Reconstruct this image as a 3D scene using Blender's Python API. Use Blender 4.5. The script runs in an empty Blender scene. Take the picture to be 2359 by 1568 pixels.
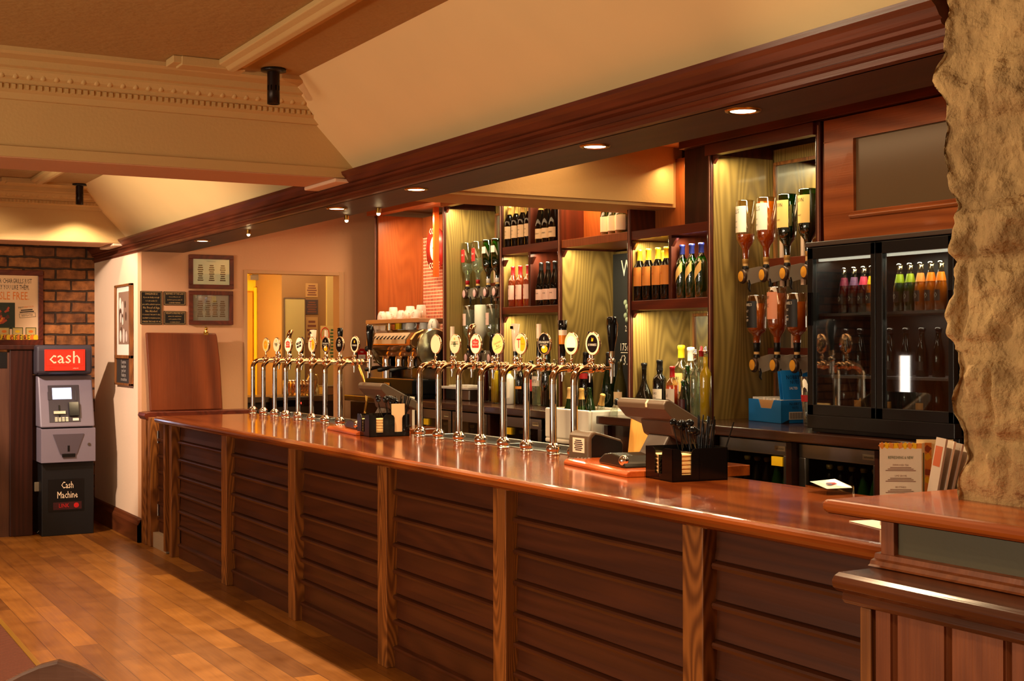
import bpy, math, random
from mathutils import Matrix, Vector, noise
random.seed(7)
S=bpy.context.scene; COL=S.collection
PI=math.pi
def R(d): return math.radians(d)
def Tr(x,y,z): return Matrix.Translation((x,y,z))
def Rot(d,a): return Matrix.Rotation(R(d),4,a)
def Sc(x,y,z): return Matrix.Diagonal((x,y,z,1))
# ------------------------------------------------------------------ materials
MAT={}
def newmat(n):
    m=bpy.data.materials.new(n); m.use_nodes=True; nt=m.node_tree; nt.nodes.clear()
    o=nt.nodes.new('ShaderNodeOutputMaterial'); return m,nt,o
def N(nt,t,**k):
    n=nt.nodes.new('ShaderNode'+t)
    for a,b in k.items(): setattr(n,a,b)
    return n
def L(nt,a,b): nt.links.new(a,b)
def srgb(c):
    return tuple(((x/255)/12.92 if x/255<=.04045 else ((x/255+.055)/1.055)**2.4) for x in c)+(1,)
def bsdf(nt,o,col=None,rough=.5,metal=0,trans=0,ior=1.45,coat=0,em=None,es=0,spec=.5):
    b=N(nt,'BsdfPrincipled')
    if col is not None: b.inputs['Base Color'].default_value=col
    b.inputs['Roughness'].default_value=rough; b.inputs['Metallic'].default_value=metal
    b.inputs['Transmission Weight'].default_value=trans; b.inputs['IOR'].default_value=ior
    b.inputs['Coat Weight'].default_value=coat; b.inputs['Coat Roughness'].default_value=.08
    b.inputs['Specular IOR Level'].default_value=spec
    if em: b.inputs['Emission Color'].default_value=em; b.inputs['Emission Strength'].default_value=es
    L(nt,b.outputs[0],o.inputs[0]); return b
def plain(name,rgb,rough=.5,metal=0,trans=0,coat=0,em=0,bump=0,bscale=80,spec=.5,ior=1.45,var=.06):
    if name in MAT: return MAT[name]
    m,nt,o=newmat(name); c=srgb(rgb)
    b=bsdf(nt,o,c,rough,metal,trans,ior,coat,c if em else None,em,spec)
    tc=N(nt,'TexCoord'); nz=N(nt,'TexNoise'); nz.inputs['Scale'].default_value=bscale; L(nt,tc.outputs['Object'],nz.inputs['Vector'])
    if var and not em and not trans:
        mx=N(nt,'MixRGB',blend_type='MULTIPLY'); mx.inputs[0].default_value=var*2; mx.inputs[1].default_value=c
        n2=N(nt,'TexNoise'); n2.inputs['Scale'].default_value=3; L(nt,tc.outputs['Object'],n2.inputs['Vector'])
        L(nt,n2.outputs[0],mx.inputs[2]); L(nt,mx.outputs[0],b.inputs['Base Color'])
    if bump:
        bp=N(nt,'Bump'); bp.inputs['Strength'].default_value=bump; bp.inputs['Distance'].default_value=.01
        L(nt,nz.outputs[0],bp.inputs['Height']); L(nt,bp.outputs[0],b.inputs['Normal'])
    MAT[name]=m; return m
def wood(name,c1,c2,axis='z',rough=.4,ring=14,coat=0,streak=.5,spec=.5,contrast=(.2,.85),K=110):
    if name in MAT: return MAT[name]
    m,nt,o=newmat(name); b=bsdf(nt,o,None,rough,coat=coat,spec=spec)
    tc=N(nt,'TexCoord'); oi=N(nt,'ObjectInfo')
    mul=N(nt,'MATH' if 0 else 'Math',operation='MULTIPLY'); mul.inputs[1].default_value=7.3; L(nt,oi.outputs['Random'],mul.inputs[0])
    add=N(nt,'VectorMath',operation='ADD'); L(nt,tc.outputs['Object'],add.inputs[0]); L(nt,mul.outputs[0],add.inputs[1])
    sp=N(nt,'SeparateXYZ'); L(nt,add.outputs[0],sp.inputs[0]); cb=N(nt,'CombineXYZ')
    order={'z':(0,1,2),'x':(1,2,0),'y':(2,0,1)}[axis]
    for i,k in enumerate(order): L(nt,sp.outputs[k],cb.inputs[i])
    mp=N(nt,'Mapping'); mp.inputs['Scale'].default_value=(1,1,.13); L(nt,cb.outputs[0],mp.inputs[0])
    n1=N(nt,'TexNoise'); n1.inputs['Scale'].default_value=ring*.32; n1.inputs['Detail'].default_value=1.2; n1.inputs['Roughness'].default_value=.35; L(nt,mp.outputs[0],n1.inputs['Vector'])
    k1=N(nt,'Math',operation='MULTIPLY'); k1.inputs[1].default_value=K; L(nt,n1.outputs[0],k1.inputs[0])
    k2=N(nt,'Math',operation='SINE'); L(nt,k1.outputs[0],k2.inputs[0])
    wv=N(nt,'MapRange'); wv.inputs[1].default_value=-1; L(nt,k2.outputs[0],wv.inputs[0])
    mp2=N(nt,'Mapping'); mp2.inputs['Scale'].default_value=(110,110,4); L(nt,cb.outputs[0],mp2.inputs[0])
    nz=N(nt,'TexNoise'); nz.inputs['Scale'].default_value=1.0; nz.inputs['Detail'].default_value=4; L(nt,mp2.outputs[0],nz.inputs['Vector'])
    n3=N(nt,'TexNoise'); n3.inputs['Scale'].default_value=2.2; L(nt,mp.outputs[0],n3.inputs['Vector'])
    mx=N(nt,'MixRGB'); mx.inputs[0].default_value=streak; L(nt,wv.outputs[0],mx.inputs[1]); L(nt,nz.outputs[0],mx.inputs[2])
    mx2=N(nt,'MixRGB'); mx2.inputs[0].default_value=.35; L(nt,mx.outputs[0],mx2.inputs[1]); L(nt,n3.outputs[0],mx2.inputs[2])
    rp=N(nt,'ValToRGB'); rp.color_ramp.elements[0].position=contrast[0]; rp.color_ramp.elements[1].position=contrast[1]
    rp.color_ramp.elements[0].color=srgb(c1); rp.color_ramp.elements[1].color=srgb(c2)
    L(nt,mx2.outputs[0],rp.inputs[0]); L(nt,rp.outputs[0],b.inputs['Base Color'])
    bp=N(nt,'Bump'); bp.inputs['Strength'].default_value=.12; bp.inputs['Distance'].default_value=.004
    L(nt,nz.outputs[0],bp.inputs['Height']); L(nt,bp.outputs[0],b.inputs['Normal'])
    MAT[name]=m; return m
def thin(name,rgb,refl=.06,tint=.9,rough=.02):
    """thin clear sheet: light passes, surface reflects"""
    if name in MAT: return MAT[name]
    m,nt,o=newmat(name); t=N(nt,'BsdfTransparent'); t.inputs[0].default_value=srgb(rgb)
    g=N(nt,'BsdfGlossy'); g.inputs['Roughness'].default_value=rough; g.inputs[0].default_value=(.95,.95,.95,1)
    lw=N(nt,'LayerWeight'); lw.inputs[0].default_value=.35
    mr=N(nt,'MapRange'); mr.inputs[3].default_value=refl; mr.inputs[4].default_value=min(1,refl+.6); L(nt,lw.outputs[1],mr.inputs[0])
    mx=N(nt,'MixShader'); L(nt,mr.outputs[0],mx.inputs[0]); L(nt,t.outputs[0],mx.inputs[1]); L(nt,g.outputs[0],mx.inputs[2])
    L(nt,mx.outputs[0],o.inputs[0]); MAT[name]=m; return m
def liquid(name,rgb,glow=.35):
    """coloured drink seen through glass: part see-through, part scattering body colour"""
    if name in MAT: return MAT[name]
    m,nt,o=newmat(name); t=N(nt,'BsdfTransparent'); t.inputs[0].default_value=srgb(rgb)
    d=N(nt,'BsdfPrincipled'); d.inputs['Base Color'].default_value=srgb(rgb); d.inputs['Roughness'].default_value=.06
    mx=N(nt,'MixShader'); mx.inputs[0].default_value=glow; L(nt,t.outputs[0],mx.inputs[1]); L(nt,d.outputs[0],mx.inputs[2])
    L(nt,mx.outputs[0],o.inputs[0]); MAT[name]=m; return m
# ------------------------------------------------------------------ mesh builder
_T={}
def tmesh(s):
    if s not in _T:
        c=bpy.data.curves.new('t','FONT'); c.body=s; c.align_x='CENTER'; c.align_y='CENTER'; c.resolution_u=1; c.size=1
        o=bpy.data.objects.new('t',c); me=bpy.data.meshes.new_from_object(o)
        _T[s]=([tuple(v.co) for v in me.vertices],[tuple(p.vertices) for p in me.polygons])
        bpy.data.objects.remove(o); bpy.data.curves.remove(c); bpy.data.meshes.remove(me)
    return _T[s]
class MB:
    def __init__(s): s.v=[];s.f=[];s.m=[];s.s=[];s.T=Matrix.Identity(4)
    def add(s,vs,fs,mi=0,sm=False):
        b=len(s.v); T=s.T
        s.v+=[tuple(T@Vector(v)) for v in vs]
        for f in fs: s.f.append(tuple(b+i for i in f)); s.m.append(mi); s.s.append(sm)
        return s
    def box(s,x0,x1,y0,y1,z0,z1,mi=0):
        vs=[(x,y,z) for x in(x0,x1) for y in(y0,y1) for z in(z0,z1)]
        return s.add(vs,[(0,1,3,2),(4,6,7,5),(0,4,5,1),(2,3,7,6),(0,2,6,4),(1,5,7,3)],mi)
    def prism(s,poly,axis,a,b,mi=0,sm=False):
        # poly points in the plane of the two other axes, in order x,y,z
        n=len(poly)
        def P(p,t): return {'x':(t,p[0],p[1]),'y':(p[0],t,p[1]),'z':(p[0],p[1],t)}[axis]
        vs=[P(p,a) for p in poly]+[P(p,b) for p in poly]
        s.add(vs,[(i,(i+1)%n,n+(i+1)%n,n+i) for i in range(n)],mi,sm)
        s.add(vs,[tuple(range(n))[::-1],tuple(range(n,2*n))],mi)
        return s
    def lathe(s,prof,seg=20,mi=0,sm=True,a0=0,a1=360,sx=1,sy=1):
        full=abs(a1-a0)>=360; k=seg if full else seg+1
        vs=[];fs=[]
        for r,z in prof:
            for i in range(k):
                a=R(a0+(a1-a0)*i/seg); vs.append((r*math.cos(a)*sx,r*math.sin(a)*sy,z))
        for j in range(len(prof)-1):
            for i in range(seg):
                i2=(i+1)%k if full else i+1
                fs.append((j*k+i,j*k+i2,(j+1)*k+i2,(j+1)*k+i))
        return s.add(vs,fs,mi,sm)
    def cyl(s,p0,p1,r,seg=12,mi=0,r2=None,caps=True,sm=True):
        p0=Vector(p0);p1=Vector(p1);d=p1-p0;h=d.length
        if h<1e-9: return s
        q=d.to_track_quat('Z','Y').to_matrix().to_4x4(); T=s.T; s.T=T@Matrix.Translation(p0)@q
        r2=r if r2 is None else r2
        s.lathe([(r,0),(r2,h)],seg,mi,sm)
        if caps:
            for rr,z in((r,0),(r2,h)):
                if rr>1e-6: s.add([(rr*math.cos(2*PI*i/seg),rr*math.sin(2*PI*i/seg),z) for i in range(seg)],[tuple(range(seg))],mi)
        s.T=T; return s
    def tube(s,pts,r,seg=10,mi=0):
        pts=[Vector(p) for p in pts]; n=len(pts); rs=r if isinstance(r,(list,tuple)) else [r]*n
        vs=[];fs=[];up=None
        for i,p in enumerate(pts):
            t=(pts[min(i+1,n-1)]-pts[max(i-1,0)]).normalized()
            if up is None: up=t.orthogonal().normalized()
            up=(up-t*up.dot(t)).normalized(); w=t.cross(up)
            for k in range(seg):
                a=2*PI*k/seg; vs.append(tuple(p+(up*math.cos(a)+w*math.sin(a))*rs[i]))
        for i in range(n-1):
            for k in range(seg): fs.append((i*seg+k,i*seg+(k+1)%seg,(i+1)*seg+(k+1)%seg,(i+1)*seg+k))
        s.add(vs,fs,mi,True); s.add(vs[:seg],[tuple(range(seg))],mi); s.add(vs[-seg:],[tuple(range(seg))],mi)
        return s
    def ball(s,c,r,mi=0,seg=14,sz=1):
        T=s.T; s.T=T@Tr(*c); n=8
        s.lathe([(max(1e-5,r*math.sin(PI*i/n)),-r*sz*math.cos(PI*i/n)) for i in range(n+1)],seg,mi); s.T=T; return s
    def text(s,t,size,mi=0,sx=.8,at=(0,0,0),rot=None,maxw=None):
        """flat lettering in the local XY plane, centred"""
        vs,fs=tmesh(t)
        if not vs: return s
        if maxw:
            w=max(v[0] for v in vs)-min(v[0] for v in vs)
            if w*size*sx>maxw: sx=maxw/(w*size)
        T=s.T; s.T=T@Tr(*at)@(rot or Matrix.Identity(4))
        s.add([(v[0]*size*sx,v[1]*size,0) for v in vs],fs,mi); s.T=T; return s
    def curved_text(s,t,size,r,z,mi=0,sx=.7,face=-90,maxw=None):
        vs,fs=tmesh(t)
        if maxw:
            w=max(v[0] for v in vs)-min(v[0] for v in vs)
            if w*size*sx>maxw: sx=maxw/(w*size)
        o=[]
        for v in vs:
            a=R(face)+v[0]*size*sx/r; o.append((r*math.cos(a),r*math.sin(a),z+v[1]*size))
        return s.add(o,fs,mi)
    def build(s,name,mats,parent=None,bevel=0,loc=None,seg=2,sub=0):
        me=bpy.data.meshes.new(name); me.from_pydata(s.v,[],s.f)
        mats=mats if isinstance(mats,(list,tuple)) else [mats]
        for m in mats: me.materials.append(m)
        me.polygons.foreach_set('material_index',s.m); me.polygons.foreach_set('use_smooth',s.s); me.update()
        o=bpy.data.objects.new(name,me); COL.objects.link(o)
        if parent: o.parent=parent
        if loc: o.location=loc
        if bevel:
            b=o.modifiers.new('b','BEVEL'); b.width=bevel; b.segments=seg; b.limit_method='ANGLE'; b.angle_limit=R(35)
        return o
def fixn(o):
    import bmesh
    bm=bmesh.new(); bm.from_mesh(o.data); bmesh.ops.remove_doubles(bm,verts=bm.verts,dist=1e-5); bmesh.ops.recalc_face_normals(bm,faces=bm.faces); bm.to_mesh(o.data); bm.free(); return o
def tag(o,label=None,cat=None,group=None,kind=None):
    if label: o['label']=label
    if cat: o['category']=cat
    if group: o['group']=group
    if kind: o['kind']=kind
    return o
def thing(name,label,cat,loc=(0,0,0),rz=0,group=None):
    o=bpy.data.objects.new(name,None); COL.objects.link(o); o.empty_display_size=.05
    o.location=loc; o.rotation_euler=(0,0,R(rz)); return tag(o,label,cat,group)
def dup(src,loc,rz=None,label=None,group=None,parent=None):
    c=src.copy(); COL.objects.link(c)
    if parent: c.parent=parent
    if loc is not None: c.location=loc
    if rz is not None: c.rotation_euler=(0,0,R(rz))
    if label: c['label']=label
    if group: c['group']=group
    for ch in list(src.children): dup(ch,None,parent=c)
    return c
def struct(o): o['kind']='structure'; return o
# ------------------------------------------------------------------ camera
H=1.65; F=3040.0
def cam_basis(yaw,pitch,roll):
    cy,sy=math.cos(yaw),math.sin(yaw);cp,sp=math.cos(pitch),math.sin(pitch);cr,sr=math.cos(roll),math.sin(roll)
    R0=Matrix(((cy,-sy,0),(0,0,-1),(sy,cy,0))); Rx=Matrix(((1,0,0),(0,cp,-sp),(0,sp,cp))); Rz=Matrix(((cr,-sr,0),(sr,cr,0),(0,0,1)))
    return Rz@Rx@R0
RC=cam_basis(R(29.592),R(-.198),R(-.129))
cd=bpy.data.cameras.new('camera'); cam=bpy.data.objects.new('camera',cd); COL.objects.link(cam)
cd.sensor_width=36; cd.sensor_fit='HORIZONTAL'; cd.lens=F/2359*36; cd.clip_start=.05; cd.clip_end=60
m3=Matrix((RC[0],-RC[1],-RC[2])).transposed()
cam.matrix_world=Matrix.Translation((0,0,H))@m3.to_4x4(); S.camera=cam
# survey helper: a sighting direction from the tripod, met with a known wall, front or shelf plane
def sight(px,py): return RC.transposed()@Vector((px-1179.5,py-784,F))
def AX(px,py,x): d=sight(px,py); return Vector((0,0,H))+d*(x/d.x)
def AY(px,py,y): d=sight(px,py); return Vector((0,0,H))+d*(y/d.y)
def AZ(px,py,z): d=sight(px,py); return Vector((0,0,H))+d*((z-H)/d.z)
# ------------------------------------------------------------------ palette
W_TOP=wood('bar_top_wood',(86,32,8),(150,74,26),'y',.15,ring=5,coat=.5,streak=.5)
W_NOSE=W_TOP
W_PANEL=wood('bar_panel_wood',(54,24,10),(94,48,22),'y',.42,ring=7,streak=.6,contrast=(.1,.95))
W_POST=wood('bar_post_wood',(96,52,20),(170,106,48),'z',.4,ring=16,streak=.35,K=200)
W_RED=wood('cornice_wood',(60,25,13),(120,55,29),'y',.42,ring=6,streak=.7,contrast=(.1,.95))
W_SOF=wood('soffit_wood',(48,24,16),(78,42,28),'y',.5,ring=6,streak=.7)
W_OLIVE=wood('alcove_oak',(88,66,30),(164,134,72),'z',.38,ring=9,streak=.38,coat=.1,contrast=(.0,1.0),K=260)
W_SHELF=wood('shelf_wood',(62,20,10),(112,44,22),'y',.35,ring=8,streak=.6)
W_UPR=wood('upright_wood',(48,18,10),(88,34,18),'z',.35,ring=8,streak=.6)
W_BACK=wood('back_panel_oak',(92,52,22),(150,92,44),'z',.35,ring=10,streak=.4,K=220)
W_DARK=wood('dark_wood',(30,10,6),(60,24,14),'z',.35,ring=8,streak=.6)
W_COUNT=wood('back_counter_wood',(34,16,10),(66,34,20),'y',.22,ring=6,streak=.6,coat=.3)
W_CHERRY=wood('cherry_wood',(122,58,22),(168,92,42),'z',.35,ring=8,streak=.7,contrast=(.05,.95),K=200)
W_LEDGE=wood('ledge_wood',(140,60,16),(204,108,38),'y',.25,ring=4,streak=.6,coat=.4)
W_BOARD=wood('matchboard_wood',(104,52,26),(160,92,52),'z',.4,ring=10,streak=.7)
W_SKIRT=wood('skirting_wood',(70,34,16),(116,60,30),'y',.35,ring=8,streak=.6)
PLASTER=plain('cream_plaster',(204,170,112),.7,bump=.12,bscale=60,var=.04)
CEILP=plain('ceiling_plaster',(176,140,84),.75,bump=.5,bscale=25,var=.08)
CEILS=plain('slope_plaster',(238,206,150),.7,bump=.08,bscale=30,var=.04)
WALLP=plain('wall_plaster',(208,158,116),.65,bump=.08,bscale=50,var=.05)
WALLW=plain('white_wall_plaster',(238,208,176),.6,bump=.08,bscale=50,var=.04)
GLASS=thin('clear_pane',(236,240,236),.05)
CLEAR=thin('clear_bottle_glass',(232,238,230),.08)
GREENG=thin('green_bottle_glass',(40,130,50),.08)
DKG=plain('dark_bottle_glass',(10,8,6),.05,spec=.7,var=0)
CHROME=plain('polished_chrome',(232,220,206),.06,1,var=0)
COPPER=plain('warm_chrome',(226,190,150),.08,1,var=0)
STEEL=plain('brushed_steel',(178,176,172),.28,1,bump=.05,bscale=200)
BLACK=plain('black_plastic',(14,12,12),.35,var=0)
BLACKG=plain('black_gloss',(8,7,8),.12,var=0)
WHITE=plain('white_glaze',(236,230,220),.25,var=0)
PAPER=plain('white_paper',(238,226,206),.7,var=.03)
INK=plain('black_ink',(18,14,12),.6,var=0)
MIRROR=plain('mirror_silver',(222,224,214),.015,1,var=0)
GOLD=plain('brass',(196,150,70),.25,1,var=0)
# ------------------------------------------------------------------ floor
def floor_mat():
    m,nt,o=newmat('plank_floor'); b=bsdf(nt,o,None,.3,coat=.15)
    tc=N(nt,'TexCoord'); sp=N(nt,'SeparateXYZ'); L(nt,tc.outputs['Object'],sp.inputs[0]); cb=N(nt,'CombineXYZ')
    L(nt,sp.outputs[1],cb.inputs[0]); L(nt,sp.outputs[0],cb.inputs[1])
    br=N(nt,'TexBrick'); br.offset=.37; br.offset_frequency=2; br.inputs['Scale'].default_value=1
    br.inputs['Brick Width'].default_value=1.25; br.inputs['Row Height'].default_value=.135; br.inputs['Mortar Size'].default_value=.0016
    br.inputs['Mortar Smooth'].default_value=.3; br.inputs['Bias'].default_value=0
    br.inputs['Color1'].default_value=srgb((128,76,22)); br.inputs['Color2'].default_value=srgb((186,122,46)); br.inputs['Mortar'].default_value=srgb((70,34,10))
    L(nt,cb.outputs[0],br.inputs[0])
    mp=N(nt,'Mapping'); mp.inputs['Scale'].default_value=(1.4,26,1); L(nt,cb.outputs[0],mp.inputs[0])
    nz=N(nt,'TexNoise'); nz.inputs['Scale'].default_value=2; nz.inputs['Detail'].default_value=6; nz.inputs['Distortion'].default_value=.8; L(nt,mp.outputs[0],nz.inputs[0])
    n2=N(nt,'TexNoise'); n2.inputs['Scale'].default_value=5; n2.inputs['Detail'].default_value=5; L(nt,cb.outputs[0],n2.inputs[0])
    r1=N(nt,'ValToRGB'); r1.color_ramp.elements[0].position=.3; r1.color_ramp.elements[1].position=.75
    r1.color_ramp.elements[0].color=(.45,.36,.25,1); r1.color_ramp.elements[1].color=(1.0,1.0,1.0,1)
    ad=N(nt,'MixRGB'); ad.inputs[0].default_value=.5; L(nt,nz.outputs[0],ad.inputs[1]); L(nt,n2.outputs[0],ad.inputs[2]); L(nt,ad.outputs[0],r1.inputs[0])
    mx=N(nt,'MixRGB',blend_type='MULTIPLY'); mx.inputs[0].default_value=.9; L(nt,br.outputs[0],mx.inputs[1]); L(nt,r1.outputs[0],mx.inputs[2])
    L(nt,mx.outputs[0],b.inputs['Base Color'])
    bp=N(nt,'Bump'); bp.inputs['Strength'].default_value=.25; bp.inputs['Distance'].default_value=.003; L(nt,n2.outputs[0],bp.inputs['Height']); L(nt,bp.outputs[0],b.inputs['Normal'])
    rr=N(nt,'MapRange'); rr.inputs[3].default_value=.26; rr.inputs[4].default_value=.5; L(nt,n2.outputs[0],rr.inputs[0]); L(nt,rr.outputs[0],b.inputs['Roughness'])
    return m
def brick_mat():
    m,nt,o=newmat('old_brick'); b=bsdf(nt,o,None,.8)
    tc=N(nt,'TexCoord'); sp=N(nt,'SeparateXYZ'); L(nt,tc.outputs['Object'],sp.inputs[0]); cb=N(nt,'CombineXYZ')
    L(nt,sp.outputs[0],cb.inputs[0]); L(nt,sp.outputs[2],cb.inputs[1])
    wn=N(nt,'TexNoise'); wn.inputs['Scale'].default_value=9; L(nt,cb.outputs[0],wn.inputs[0])
    va=N(nt,'VectorMath',operation='MULTIPLY_ADD'); va.inputs[1].default_value=(.02,.02,0); L(nt,wn.outputs[1],va.inputs[0]); L(nt,cb.outputs[0],va.inputs[2])
    br=N(nt,'TexBrick'); br.inputs['Scale'].default_value=1; br.inputs['Brick Width'].default_value=.285; br.inputs['Row Height'].default_value=.104
    br.inputs['Mortar Size'].default_value=.011; br.inputs['Mortar Smooth'].default_value=.5
    br.inputs['Color1'].default_value=srgb((122,72,34)); br.inputs['Color2'].default_value=srgb((176,112,58)); br.inputs['Mortar'].default_value=srgb((66,44,24))
    L(nt,va.outputs[0],br.inputs[0])
    nz=N(nt,'TexNoise'); nz.inputs['Scale'].default_value=14; nz.inputs['Detail'].default_value=6; L(nt,tc.outputs['Object'],nz.inputs[0])
    r=N(nt,'ValToRGB'); r.color_ramp.elements[0].position=.35; r.color_ramp.elements[1].position=.7; r.color_ramp.elements[0].color=(.3,.25,.2,1); r.color_ramp.elements[1].color=(1.15,1.1,1,1)
    L(nt,nz.outputs[0],r.inputs[0])
    mx=N(nt,'MixRGB',blend_type='MULTIPLY'); mx.inputs[0].default_value=.8; L(nt,br.outputs[0],mx.inputs[1]); L(nt,r.outputs[0],mx.inputs[2]); L(nt,mx.outputs[0],b.inputs['Base Color'])
    sb=N(nt,'Math',operation='SUBTRACT'); L(nt,nz.outputs[0],sb.inputs[0]); L(nt,br.outputs[1],sb.inputs[1])
    bp=N(nt,'Bump'); bp.inputs['Strength'].default_value=1; bp.inputs['Distance'].default_value=.02; L(nt,sb.outputs[0],bp.inputs['Height']); L(nt,bp.outputs[0],b.inputs['Normal'])
    return m
FLOORM=floor_mat(); BRICKM=brick_mat()
struct(MB().box(-4,6.5,-3,13.4,-.1,0).build('floor',FLOORM))
# ------------------------------------------------------------------ shell
YE=11.2; XB=2.772
ZC=3.02
CAPS=[]
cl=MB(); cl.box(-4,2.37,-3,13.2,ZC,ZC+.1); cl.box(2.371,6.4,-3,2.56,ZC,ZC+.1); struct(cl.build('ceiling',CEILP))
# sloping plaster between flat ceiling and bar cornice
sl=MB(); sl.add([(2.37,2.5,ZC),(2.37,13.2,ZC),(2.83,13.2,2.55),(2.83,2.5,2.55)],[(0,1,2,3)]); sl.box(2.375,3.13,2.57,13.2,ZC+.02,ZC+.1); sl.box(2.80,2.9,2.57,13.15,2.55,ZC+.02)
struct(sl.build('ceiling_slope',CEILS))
# cross beams with moulded cornice on the side facing the room
def cross_beam(y0,y1,name):
    b=MB(); b.box(-4,2.80,y0,y1,2.55,ZC+.05)
    b.box(-4,2.775,y0-.012,y0,2.55,2.60)
    b.box(-4,2.80,y0,y1,2.545,2.55,1)
    prof=[(y0,2.82),(y0-.03,2.82),(y0-.035,2.85),(y0-.06,2.86),(y0-.06,2.885),(y0-.075,2.89),(y0-.075,2.905),(y0-.10,2.915),(y0-.115,2.94),(y0-.115,2.95),(y0-.15,2.955),(y0-.15,2.985),(y0-.24,2.99),(y0-.26,3.0),(y0-.26,ZC),(y0,ZC)]
    b.prism(prof,'x',-4,2.60)
    # egg-and-dart and dentil rows
    x=-1.2
    while x<2.46:
        b.ball((x,y0-.088,2.925),.020,0,8); x+=.062
    x=-1.2
    while x<2.52:
        b.box(x,x+.016,y0-.07,y0-.03,2.862,2.884); x+=.03
    return struct(b.build(name,[PLASTER,WALLP]))
cross_beam(6.62,7.05,'ceiling_beam'); cross_beam(11.75,12.25,'ceiling_beam.001')
# small cream capping blocks where each beam meets the cornice
for i,(ya,yb) in enumerate(((6.60,7.06),(11.73,12.26))):
    struct(MB().box(2.66,2.80,ya,yb,2.525,2.545).build('trim_%d'%(i+1),WALLW,bevel=.006))
# ceiling moulding strips along the bays with returned ends
for i,(ya,yb) in enumerate(((-3,6.18),(7.3,11.3))):
    m=MB(); m.prism([(1.90,ZC),(1.90,2.995),(1.93,2.985),(1.945,2.97),(1.975,2.965),(1.985,2.985),(2.03,2.99),(2.04,ZC)],'y',ya,yb)
    m.box(1.72,2.03,yb-.005,yb+.10,2.975,ZC-.001); m.box(1.68,1.74,yb,yb+.13,2.985,ZC-.001)
    struct(m.build('trim_%d'%(i+3),PLASTER,bevel=.004))
# soffit over the bar with its reddish cornice
b=MB(); b.box(2.80,3.13,2.5,YE,2.445,2.60); struct(b.build('ceiling_soffit',W_SOF))
prof=[(2.81,2.445),(2.765,2.445),(2.765,2.462),(2.752,2.466),(2.755,2.476),(2.772,2.484),(2.765,2.50),(2.745,2.508),(2.74,2.518),(2.746,2.524),(2.735,2.53),(2.722,2.552),(2.705,2.566),(2.700,2.582),(2.81,2.582)]
def crn(ya,yb,name): struct(MB().prism(prof,'y',ya,yb).build(name,W_RED))
crn(2.5,13.15,'trim_5')
# ceiling behind soffit, back walls
struct(MB().box(3.13,6.4,2.5,YE+.1,2.87,2.97).build('ceiling_back',WALLP))
struct(MB().box(3.10,3.13,2.5,YE,2.6,2.9).build('wall_soffit',WALLP))
bb=MB(); bb.box(3.13,4.98,6.62,7.05,2.50,2.88); bb.box(3.13,4.90,6.60,6.62,2.52,2.88)
struct(bb.build('ceiling_beam.002',PLASTER))
# end wall with servery opening
OX0,OX1,OZ1=3.69,4.55,2.285
e=MB(); e.box(2.774,OX0-.015,YE,YE+.12,0,2.9); e.box(OX0-.015,OX1+.02,YE,YE+.12,OZ1+.015,2.9); e.box(OX1+.02,6.4,YE,YE+.12,0,2.9); e.box(OX0-.015,OX1+.02,YE,YE+.12,0,.94)
struct(e.build('wall_end',WALLP))
w=MB()
w.box(OX0-.03,OX0,YE-.015,YE+.13,.955,OZ1+.03); w.box(OX1,OX1+.045,YE-.015,YE+.13,.955,OZ1+.03); w.box(OX0+.0005,OX1-.0005,YE-.013,YE+.128,OZ1,OZ1+.028); w.box(OX0-.03,OX1+.045,YE-.02,YE+.13,.93,.9545)
struct(w.build('window_1',plain('opening_trim',(196,150,104),.5)))
# white side wall
struct(MB().box(2.772,2.86,YE+.121,13.15,0,2.6).build('wall_side',WALLW))
struct(MB().box(-4,2.9,13.0,13.2,0,3.1).build('wall_far',BRICKM))
bs=MB(); bs.prism([(2.772,0),(2.735,0),(2.735,.145),(2.742,.16),(2.752,.17),(2.758,.19),(2.772,.20)],'y',YE-.03,13.0); bs.box(2.735,2.80,YE-.03,YE,0,.19)
struct(bs.build('baseboard_side',W_SKIRT))
# brick jamb fragment at the top of the far wall
# back wall of servery
struct(MB().box(5.75,5.9,-3,YE,0,2.9).build('wall_back',WALLP))
# room behind the opening
YEL=plain('yellow_wall',(250,176,16),.6); TAN=plain('kitchen_wall',(140,96,52),.6)
k=MB(); k.box(3.05,3.15,YE+.12,13.5,0,2.9); k.box(3.15,4.9,13.4,13.5,0,2.9)
struct(k.build('wall_kitchen_side',YEL))
struct(MB().box(4.51,4.98,12.6,12.7,0,2.9).build('wall_kitchen_back',TAN))
struct(MB().box(4.51,4.6,12.7,13.4,0,2.9).build('wall_kitchen_inner',TAN))
struct(MB().box(4.98,5.7,12.57,12.67,0,2.9).build('wall_kitchen_tiled',plain('kitchen_cream',(196,160,96),.5)))
struct(MB().box(5.7,5.8,YE+.12,12.67,0,2.9).build('wall_kitchen_right',TAN))
struct(MB().box(2.9,5.8,YE+.12,13.5,2.75,2.85).build('ceiling_kitchen',TAN))
struct(MB().box(2.9,5.8,13.4,13.5,-.1,0).build('floor_kitchen',TAN))
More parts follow.
